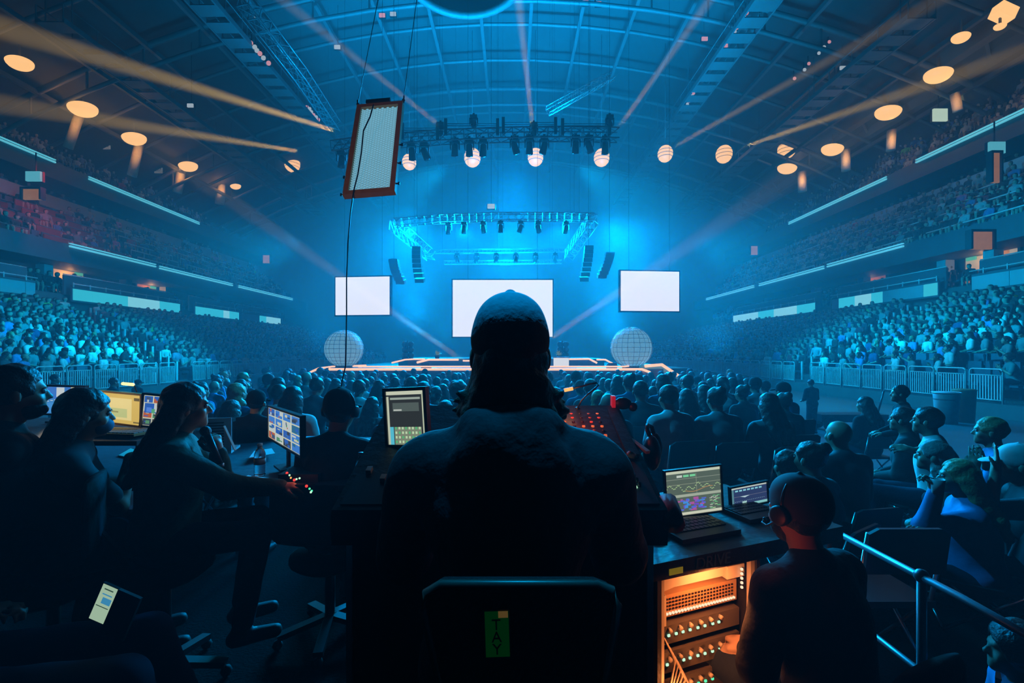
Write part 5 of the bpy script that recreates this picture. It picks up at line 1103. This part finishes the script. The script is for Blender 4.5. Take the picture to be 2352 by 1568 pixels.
for i, (px, py, mm) in enumerate(((659, 1086, M_led_r), (665, 1091, M_led_w), (668, 1097, M_led_o), (676, 1102, M_led_r), (681, 1100, M_led_w), (688, 1098, M_led_w), (704, 1116, M_led_r), (711, 1122, M_led_g), (714, 1130, M_led_w), (716, 1127, M_led_g))):
    z = TZ+.047; Y = (ZC-z)*F/(py-HY); m = MB(); m.sphere((0, 0, 0), .0055 if mm is not M_led_r else .0075, 8); o = m.build('lit_button', mm, t); o.location = Vector(((px-1176)/F*Y, Y, z))-t.location
lamp('intercom_light', 'POINT', W(680, 1095, 2.3), .06, (1, .15, .08), .02)

# ---------------------------------------------------------------- operators
wom, st = fig_at(430, 936, 2.2, -58, RZ, .95, 6, h=.0075, hh=.007, hair='long', top='jacket', eyes=True, mats=dict(top=mat('dark_green_jacket', (.03, .10, .07), .8, scale=20, bump=.4)), name='person', head=(4, -3, 0),
    armW={1: (W(648, 1118, 2.28), (-.3, -.6, -1), (1, .2, -.1), (0, 0, -1), .45), -1: (W(502, 1040, 2.22), (.5, .4, -1), (-.25, -.1, 1), (-.9, .2, .1), 1.15)})
tag(wom, 'woman with long dark hair in profile holding a microphone, other arm over the table', 'person'); swivel_chair(st[0], st[1], -58, st[2], RZ, 'dark swivel chair under the woman with the microphone')
a = W(472, 990, 2.16); b = W(507, 1066, 2.18); t = empty('microphone', a); tag(t, 'black handheld microphone held to the mouth of the long haired woman', 'microphone'); m = MB(); d = (b-a); m.tube([d*.12, d*1.0], [.017, .012], 12); m.build('body', M_plastic, t); m = MB(); m.sphere((0, 0, 0), .026, 14); m.build('grille', mat('mic_grille', (.05, .05, .05), .4, .4, scale=200, bump=.6), t); m = MB(); m.lathe([(.0135, -.008), (.0135, .008)], d*1.02, 12); m.build('end_ring', M_alu, t)
m = MB(); m.tube([b, b+Vector((.03, .02, -.10)), b+Vector((.10, .10, -.2)), Vector((b.x+.16, b.y+.25, TZ+.01))], .003, 6); tag(m.build('microphone_cable', M_rubber, None), 'thin black cable running from the handheld microphone to the table', 'cable')
B_, st = fig_at(198, 952, 2.2, -50, RZ, 1.0, 8, h=.011, hair='long', top='tee', mask=True, eyes=True, mats=dict(top=mat('black_tee', (.02, .022, .028), .9)), head=(6, -7, 0), armW={1: (W(300, 1050, 2.30), (.2, -.8, -1), (.9, .3, .1), (0, 0, -1), .5)})
tag(B_, 'person with long dark hair and a face mask seated before the gold lit laptop', 'person'); swivel_chair(st[0], st[1], -50, st[2], RZ, 'dark swivel chair under the masked person')
A_, st = fig_at(40, 905, 2.05, -42, RZ, 1.04, 8, h=.011, hair='short', beard=True, top='tee', eyes=True, armW={1: (W(118, 990, 2.42), (.6, -.3, -1), (.2, 1, .3), (0, 0, -1), .35)})
tag(A_, 'short haired bearded man seated at the far left with one forearm lit gold', 'person'); swivel_chair(st[0], st[1], -42, st[2], RZ, 'dark swivel chair under the bearded man at the far left')
D_, st = fig_at(782, 946, 2.9-.25, -8, RZ, 1.0, 8, h=.012, hair='short', hat='front', headset=True, top='jacket'); tag(D_, 'dark silhouetted person with cap and headset seated left of the tablet screen', 'person'); swivel_chair(st[0], st[1], -8, st[2], RZ, 'dark swivel chair under the silhouetted person with the headset')
G_, st = fig_at(594, 925, 3.62, -5, Z0+.25, 1.0, 4, h=.014, hair='short', hat='front', stand=True, top='jacket'); tag(G_, 'dark figure with a cap standing behind the water bottle with back turned', 'person')
E_, st = fig_at(1832, 1178, 1.60, 22, RZ, .98, 10, h=.0095, hh=.007, hair='short', hat='beanie', headset=True, top='jacket', beard=True, eyes=True, mats=dict(top=mat('dark_navy_jacket', (.008, .01, .015), .9, scale=18, bump=.4), hat=mat('dark_cap', (.03, .035, .045), .8)))
tag(E_, 'person in a dark cap and headset seated beside the orange lit rack, neck lit red', 'person'); swivel_chair(st[0], st[1], 22, st[2], RZ, 'dark swivel chair under the person in the dark cap by the rack')
lamp('rack_spill', 'POINT', W(1735, 1245, 1.50), .17, (1, .12, .06), .02)
F_, st = fig_at(-420, 1150, 1.45, -75, RZ, 1.0, 14, h=.011, hair='short', top='jacket', mats=dict(legs=mat('blue_jeans', (.04, .08, .18), .9)), legs={-1: ((-1.35, 1.62, 1.0), (-1.25, 1.75, RZ+.1)), 1: ((-1.22, 1.36, 1.02), (-1.10, 1.45, RZ+.1))}, armW={1: (W(255, 1532, 1.42), (.0, -.6, -1), (.55, .1, .8), (-.3, -.9, .1), .8), -1: (W(150, 1545, 1.5), (0, .6, -1), (.8, .1, .2), (0, 0, -1), .5)})
tag(F_, 'seated person at the lower left corner in blue trousers, one hand with a phone', 'person'); swivel_chair(st[0], st[1], -75, st[2], RZ, 'dark swivel chair outside the lower left corner')
pA, pB, pC, pD = W(237, 1340, 1.42), W(270, 1352, 1.42), W(238, 1434, 1.42), W(206, 1418, 1.42); c = (pA+pB+pC+pD)/4
ex = (pB-pA+pC-pD)/2; ez = (pA-pD+pB-pC)/2; wd, ht = ex.length, ez.length; ex.normalize(); ez = (ez-ex*ez.dot(ex)).normalized(); ey = -ex.cross(ez) if (ex.cross(ez)).y < 0 else ex.cross(ez); Mx = Matrix((ex, ey, ez)).transposed().to_4x4()
t = empty('phone', c); t.rotation_euler = Mx.to_euler(); tag(t, 'lit phone in an open dark wallet case held at the lower left', 'phone')
m = MB(); m.box((-wd/2, -.001, -ht/2), (wd/2, 0, ht/2)); m.m = 1; m.box((-wd*.18, -.0016, 0.0), (wd*.42, -.001, ht*.17)); m.box((-wd*.3, -.0016, ht*.24), (wd*.35, -.001, ht*.27)); m.m = 2; m.box((-wd*.42, -.0016, -ht*.10), (wd*.42, -.001, -ht*.08)); m.box((-wd*.3, -.0016, ht*.38), (wd*.3, -.001, ht*.41)); m.build('screen_image', [glow('phone_glow', (.42, .60, .42), .75), glow('phone_blue', (.05, .28, .5), .8), glow('phone_dark', (.05, .12, .08), .5)], t)
m = MB(); m.box((-wd/2-.003, 0, -ht/2-.003), (wd/2+.003, .008, ht/2+.003)); m.build('body', M_black, t)
m = MB(); m.box((wd/2+.004, -.004, -ht*.72), (wd/2+.082, .006, ht/2+.004)); m.build('case_flap', mat('wallet_case', (.08, .11, .14), .45), t)

# ---------------------------------------------------------------- guard rail of the platform
t = empty('guard_rail', (1.60, 1.2, RZ)); tag(t, 'thick blue lit guard rail running down the right side of the platform', 'railing'); m = MB(); m.tube([(-.02, 1.02, .77), (0, .35, .775), (.01, -.02, .76)], .014, 12); m.build('top_rail', mat('rail_pipe', (.35, .42, .48), .35, .5), t)
for y in (1.0, .5, 0): m = MB(); m.tube([(0, y, 0), (0, y, .77)], .016, 8); m.sphere((0, y, .775), .027, 10); m.build('post', M_truss, t)
m = MB(); m.tube([(0, 1.02, .4), (0, -.02, .4)], .012, 8); m.build('mid_rail', M_truss, t)

# ---------------------------------------------------------------- people beside the platform on the right
PB = Z0+.12
def T_(k): return dict(top=TOPS[TOPW.index(k)])
def seat_under(st, face, label):
    c = copy_tree(fc0) if fc0 else None; c.location = (st[0], st[1], PB if st[2] > 0 else 0); c.rotation_euler = (0, 0, R(face)); sc_ = max(.7, (st[2]-PB)/.455); c.scale = (1, 1, sc_); c['label'] = label; c['category'] = 'chair'; c['group'] = 'folding chairs by the platform'; return c
fc0 = folding_chair(); tag(fc0, 'folding chair with pale backrest in the front of the right hand group', 'chair', 'folding chairs by the platform'); fc0.location = (2.05, 2.5, PB)
fig_specs = [
 (1925, 1000, 3.6, 10, 'bald man seated just beyond the platform, right of the laptops', dict(hair='bald', top='jacket', beard=False, mats=T_('charcoal'))),
 (1858, 1055, 3.2, 30, 'dark haired person in profile seated beside the bald man', dict(hair='bun', top='tee', mats=T_('teal'), eyes=True)),
 (1808, 1072, 3.35, 5, 'small headed person left of the bald man, seen from behind', dict(hair='short', top='tee', mats=T_('grey'))),
 (2128, 968, 3.9, 42, 'man in a pale blue shirt with folded arms looking left', dict(hair='short', top='tee', mats=T_('white'), eyes=True)),
 (2072, 965, 4.35, 40, 'slim person in a dark top behind the man with folded arms', dict(hair='short', top='jacket', mats=T_('black'), eyes=True)),
 (2272, 992, 3.4, 50, 'fair haired boy in a blue shirt looking left', dict(hair='short', top='tee', mats=dict(top=TOPS[4], hair=M_blond), eyes=True)),
 (2200, 1098, 2.9, 55, 'fair haired woman with long hair holding a cup, looking left', dict(hair='long', top='jacket', mats=dict(top=TOPS[4], hair=M_blond), eyes=True)),
 (2335, 1068, 2.95, 55, 'person in a white cap raising one hand at the right edge', dict(hair='short', hat='front', top='tee', mats=dict(top=TOPS[5], hat=TOPS[0]), eyes=True)),
 (2142, 1048, 3.45, 48, 'leaning person in a pale draped top below the man with folded arms', dict(hair='shoulder', top='jacket', lean=22, mats=dict(top=TOPS[6], hair=M_grey), eyes=True)),
 (2330, 1500, 1.72, 60, 'person at the lower right corner with a blue lit sleeve', dict(hair='curly', top='jacket', mats=T_('blue'))),
]
for i, (px, py, Y, fa, lab, kw) in enumerate(fig_specs):
    aw = None
    if i == 3: aw = {1: (W(2095, 1035, 3.7), (1, -.5, -.6), (-.9, .3, .2), (0, .5, -.5), .5), -1: (W(2140, 1040, 3.75), (-1, .3, -.6), (.8, -.4, 0), (0, .5, -.5), .5)}
    if i == 6: aw = {-1: (W(2150, 1130, 2.75), (-.6, .3, -1), (-.2, .3, .9), (-.8, .2, 0), .9), 1: (W(2155, 1230, 2.7), (.6, -.5, -1), (-.7, .5, .2), (0, 0, -1), .4)}
    if i == 7: aw = {-1: (W(2288, 1082, 2.8), (-.6, 0, -1), (.05, 0, 1), (-.6, .5, 0), .1)}
    if i == 5: aw = {-1: (W(2240, 1075, 3.2), (-.6, 0, -1), (.1, .1, 1), (.6, .5, 0), .1), 1: (W(2262, 1078, 3.15), (.6, -.4, -1), (-.1, .1, 1), (-.6, .5, 0), .1)}
    base = PB if i != 9 else Z0; sz = {5: .9, 6: .95, 9: .8}.get(i, 1.0)
    ln = kw.pop('lean', 6)
    o, st = fig_at(px, py, Y, fa, base, sz, ln, armW=aw, h=.0105, hh=.009, **kw); tag(o, lab, 'person')
    if i == 9: continue
    seat_under(st, fa, 'folding chair under the '+lab.split(' below')[0].split(' looking')[0].split(' holding')[0].split(' seated')[0].split(' raising')[0])
p = W(2154, 1118, 2.72); m = MB(); m.lathe([(.028, 0), (.036, .09), (.033, .09), (.026, .01)], (0, 0, 0), 16); tag(m.build('cup', M_paper, None, p-Vector((0, 0, .04))), 'pale cup held by the fair haired woman', 'cup')
o, st = fig_at(2062, 905, 5.0, 60, PB, 1, 3, stand=True, hair='short', top='jacket', h=.013); tag(o, 'dark coated person standing by the barriers left of the white bin', 'person')
o, st = fig_at(1985, 930, 6.6, 20, Z0, 1, 3, stand=False, hair='long', top='jacket', h=.014); tag(o, 'dark long haired person sitting at the edge of the aisle beyond the bald man', 'person'); c = copy_tree(fc0); c.location = (st[0], st[1], Z0); c.scale = (1, 1, max(.8, (st[2]-Z0)/.455)); c['label'] = 'folding chair under the dark long haired person at the aisle edge'
for i, (x, y, a) in enumerate(((2.25, 1.75, 40), (2.75, 1.55, 42))):
    c = copy_tree(fc0); c.location = (x, y, PB); c.rotation_euler = (0, 0, R(a)); c['label'] = f'empty folding chair right of the guard rail, {["nearer", "second nearest"][i]} the camera'
# red chair back panels and bin
p = Vector((W(2174, 984, 11.6).x, 11.6, Z0)); t = empty('waste_bin', p); tag(t, 'tall pale round waste bin standing in the aisle before the barriers', 'bin')
m = MB(); m.lathe([(.22, 0), (.27, .78), (.28, .80)], (0, 0, 0), 24); m.build('body', mat('bin_plastic', (.55, .75, .75), .5), t); m = MB(); m.tube([(.285*math.cos(2*math.pi*k/24), .285*math.sin(2*math.pi*k/24), .82) for k in range(24)], .02, 6, True); m.build('rim', M_rail, t)
m = MB(); m.lathe([(.26, .62), (.272, .83)], (0, 0, 0), 24); m.build('liner', mat('bin_liner', (.6, .65, .68), .4), t)
p = Vector((W(2215, 984, 11.8).x, 11.8, Z0)); m = MB(); m.lathe([(.2, 0), (.24, .85), (.25, .88), (.2, .9)], (0, 0, 0), 20); tag(m.build('waste_bin', mat('brown_bin', (.35, .16, .08), .6), None, p), 'brown round waste bin half behind the pale one', 'bin')
t = empty('trolley', (W(1950, 955, 10.6).x, 10.6, Z0)); tag(t, 'dark wheeled trolley with small spoked wheels on the aisle floor', 'trolley'); m = MB(); m.box((-.8, -.2, .22), (.8, .25, .4)); m.tube([(.7, 0, .4), (.85, 0, .95)], .02, 6); m.build('deck', M_black, t)
for x in (-.6, .6):
    for y in (-.22, .25): m = MB(); m.lathe([(.17, -.03), (.18, 0), (.17, .03)], (x, y, .18), 16, Matrix.Rotation(R(90), 3, 'X')); m.build('wheel', M_rubber, t); m = MB(); m.lathe([(.07, -.035), (.07, .035)], (x, y, .18), 8, Matrix.Rotation(R(90), 3, 'X')); m.build('hub', M_rail, t)

# ---------------------------------------------------------------- audience templates
fc1 = folding_chair(); fc1['category'] = 'chair'
TPL = []
def clap(s, hz): return None
tspecs = [('short dark hair', dict(hair='short'), 'black'), ('long dark hair', dict(hair='long'), 'charcoal'), ('a ponytail', dict(hair='ponytail'), 'grey'), ('a cap', dict(hair='short', hat='front'), 'white'), ('a bun', dict(hair='bun'), 'teal'), ('curly hair', dict(hair='curly'), 'navy'), ('a shaved head', dict(hair='bald'), 'black'), ('fair shoulder length hair', dict(hair='shoulder', mats=dict(hair=M_blond)), 'blue')]
for i, (desc, kw, col) in enumerate(tspecs):
    hz = .55; arms = None
    if i in (2, 5):
        arms = {s: (np.array((s*.27, .16, hz+.20)), np.array((s*.07, .30, hz+.36)), (-s*.2, .3, .9), (-s, .1, 0), .25) for s in (-1, 1)}
    o = figure((0, 0), 0, .45, 0, 5+2*(i % 3), arms=arms, h=.0175, hh=.0145, **kw); TPL.append((desc, o))
used = [False]*len(TPL)
TPLC = 0
def audience(x, y, z, face, lab, grp, k, col, size, first_ok=True):
    desc, src = TPL[k]
    if not used[k]: o = src; used[k] = True
    else: o = copy_tree(src)
    o.location = (x, y, z); o.rotation_euler = (0, 0, R(face)); o.scale = (size,)*3
    for ch in o.children:
        if ch.name.startswith('shirt'): ch.material_slots[0].link = 'OBJECT'; ch.material_slots[0].material = TOPS[col]
    if k % 3 != 0 and (hash((round(x, 2), round(y, 2))) % 7 == 0): o.material_slots[0].link = 'OBJECT'; o.material_slots[0].material = M_skin2
    o['label'] = lab; o['category'] = 'person'; o['group'] = grp
    return o
rn = random.Random(21); chf = True; NP = 0
CW = [.17, .2, .2, .10, .1, .13, .05, .05]
for r in range(11):
    y = 4.75+.92*r; xl = -4.0-.55*r; xr = 4.0+.34*r; n = int((xr-xl)/.60)
    for i in range(n):
        x = xl+.60*(i+.5)+rn.uniform(-.06, .06)
        if -.75 < x < .15 and r > 1 or rn.random() < .07: continue
        px = 1176+x/y*F
        if px < -30: continue
        k = rn.choices(range(8), [5, 5, 3, 3, 2, 2, 1, 2])[0]; col = rn.choices(range(8), CW)[0]; sz = rn.uniform(.95, 1.12) if r < 5 else rn.uniform(.93, 1.02)
        if x > 1 and r < 3: sz += .06
        fa = math.degrees(math.atan2(x, 22-y))*.7+rn.uniform(-12, 12)
        yy = y+rn.uniform(-.06, .06)
        audience(x, yy, Z0, fa, f'{TOPW[col]}-topped person with {TPL[k][0]}, {ORD[r]} floor row, {ORD[i]} from left', 'seated audience on the floor', k, col, sz); NP += 1
        if r < 5:
            c = fc1 if chf else copy_tree(fc1); chf = False; c.location = (x, yy, Z0); c.rotation_euler = (0, 0, R(fa)); c.scale = (sz,)*3; c['group'] = 'folding chairs on the floor'; c['label'] = f'folding chair on the floor, {ORD[r]} row beyond the desks, {ORD[i]} from the left'
# a few standing stewards by the barriers
for i, (px, py, Y, fa, lab) in enumerate(((130, 870, 9.6, -60, 'dark standing figure before the left barriers near the edge'), (510, 850, 17.5, -20, 'dark standing figure before the left barriers in the middle'), (620, 845, 21, -30, 'dark standing figure before the far left barriers'), (265, 878, 9.0, -30, 'dark head with short hair standing above the monitors on the left'), (320, 880, 11, -20, 'dark figure with a cap standing right of the dark head above the monitors'), (1860, 880, 10.2, 10, 'dark figure standing at the right end of the floor seats'))):
    o, st = fig_at(px, py, Y, fa, Z0, 1, 3, stand=True, hair='short', hat='front' if i in (1, 4) else None, top='jacket', h=.02, hh=.016); tag(o, lab, 'person')

# ---------------------------------------------------------------- audience in the stands
S = SDF(); S.cone((0, 0, .52), (0, .04, .92), .17, .16, .05); S.cone((-.2, .03, .98), (.2, .03, .98), .09, .09, .05); S.ell((0, .07, 1.24), (.115, .125, .145), .02); S.cone((0, .04, 1.0), (0, .06, 1.15), .06, .06, .03)
for s in (-1, 1): S.cone((s*.24, .04, .95), (s*.27, .10, .68), .065, .055, .03); S.cone((s*.27, .10, .68), (s*.10, .32, .64), .055, .045, .03); S.cone((s*.1, 0, .52), (s*.12, .42, .52), .09, .075, .03); S.cone((s*.12, .42, .52), (s*.12, .42, .08), .07, .055, .03)
LV, LQ = S.mesh(.062)
z_, y_ = LV[:, 2], LV[:, 1]
hairm = (z_ > 1.12) & ((y_ < .10) | (z_ > 1.30)); shirtm = (z_ > .50) & (z_ < 1.07); shirtm &= ~((np.abs(LV[:, 0]) < .16) & (y_ > .27))
pal = np.array([(.55, .58, .6), (.35, .38, .4), (.2, .22, .25), (.03, .03, .035), (.05, .06, .09), (.12, .25, .55), (.25, .4, .45), (.7, .68, .6), (.02, .02, .02), (.6, .05, .08), (.75, .2, .45), (.35, .75, .15)])
pw = np.array([9, 9, 10, 22, 14, 6, 6, 3, 18, 2.2, 1.0, .9]); pw = pw/pw.sum()
skl = np.array([(.52, .36, .28), (.40, .26, .19), (.22, .13, .09)])
M_mass = mat('audience_cloth', (1, 1, 1), .8, attr='cloth', var=.25, scale=12)
def rows(tierdef, s, fill, y0, y1, aisles=(), pitch=.56, maxy=None):
    x0, z0, x1, z1, n = tierdef; out = []; seats = []
    for k in range(n):
        x = x0+(x1-x0)/n*(k+.55); z = z0+(z1-z0)/n*k
        y = y0+rng.uniform(0, .3)
        while y < y1:
            ok = True
            for ya, sl in aisles:
                if ya+(x-15.8)*sl-.15 < y < ya+(x-15.8)*sl+1.45: ok = False
            px = 1176+(-x if s < 0 else x*SR)/y*F
            if ok and -40 < px < 2392:
                f = fill(k, y, s); seats.append((X_(s, x), y, z))
                if rng.random() < f: out.append((X_(s, x)+rng.uniform(-.06, .06), y+rng.uniform(-.07, .07), z, k))
            y += pitch
    return out, seats
IND = 0
for s in (-1, 1):
    A, SA = rows(T1, s, lambda k, y, s: (.93 if k > 1 else .75) if not (s > 0 and k < 3 and y < 19) else .35, 12, 58, [(a, b) for a, b in AIS[s]])
    Bm, SB = rows(TM, s, lambda k, y, s: .55 if y < 40 else .7, 14, 56)
    C2, S2 = rows(T2, s, lambda k, y, s: (.34 if s < 0 else .88) if y < 44 else .5, 22 if s < 0 else 18, 56, pitch=.6)
    C3, S3 = rows(T3, s, lambda k, y, s: .7 if y < 38 else .3, 24 if s < 0 else 20, 52, pitch=.7)
    C4, S4 = rows((34.2, 12.8, 35.2, 12.8, 1), s, lambda k, y, s: .7, 24, 50, pitch=.8)
    # the seats that show largest become individuals
    A.sort(key=lambda q: math.hypot(q[0], q[1])); near = A[:64]; rest = A[64:]
    near.sort(key=lambda q: (q[3], q[1])); cnt = {}
    for (x, y, z, k) in near:
        cnt[k] = cnt.get(k, 0)+1; t_ = rn.choices(range(8), [5, 5, 3, 3, 2, 2, 1, 2])[0]; col = rn.choices(range(8), [.25, .2, .1, .1, .15, .05, .1, .05])[0]
        fa = math.degrees(math.atan2(x, 24-y))+rn.uniform(-10, 10)
        audience(x, y, z, fa, f'{TOPW[col]}-topped person with {TPL[t_][0]}, {LBL[s]} stands {ORD[k]} row, {ORD[cnt[k]-1]} from near end', 'seated audience low in the stands', t_, col, rn.uniform(.98, 1.08)); IND += 1
    allp = rest+Bm+C2+C3+C4
    Pn = np.array([q[:3] for q in allp]); ang = np.arctan2(Pn[:, 0], 24-Pn[:, 1])+rng.normal(0, .2, len(Pn)); ci = rng.choice(len(pal), len(Pn), p=pw)
    o = instances('audience', LV, LQ, M_mass, Pn, ang, pal[ci], (shirtm, hairm & ~shirtm, skl[0]), rng.uniform(.93, 1.1, len(Pn)))
    tag(o, f'packed crowd filling the {LBL[s]} stands behind the nearest spectators', 'crowd', None, 'stuff')
    Sn = np.array(SA+S2+S3+SB); o = instances('stand_seats', SV, SF, M_seat, Sn, np.full(len(Sn), -math.pi/2 if s < 0 else math.pi/2)); tag(o, f'rows of dark fixed seats in the {LBL[s]} stands', 'seats', None, 'stuff')
for k, u in enumerate(used):
    if not u:
        for ch in list(TPL[k][1].children): bpy.data.objects.remove(ch)
        bpy.data.objects.remove(TPL[k][1])
print('PEOPLE', NP, IND, 'objects', len(sc.objects))
import OpenImageIO as oiio, numpy as np
im=oiio.ImageBuf('/workdir/render_main.png').get_pixels(oiio.FLOAT)[:,:,:3];w=im.shape[1]
for (x,y) in [(600,150),(1176,150),(1000,450),(1176,560),(700,560),(1350,700),(1600,600),(200,480),(300,760),(2000,760),(1500,950),(100,50),(1700,250),(1176,750),(1600,1450)]:
    a=int(x*w/2352);b=int(y*w/2352);print((x,y),(im[b-2:b+3,a-2:a+3].mean((0,1))*255).astype(int))
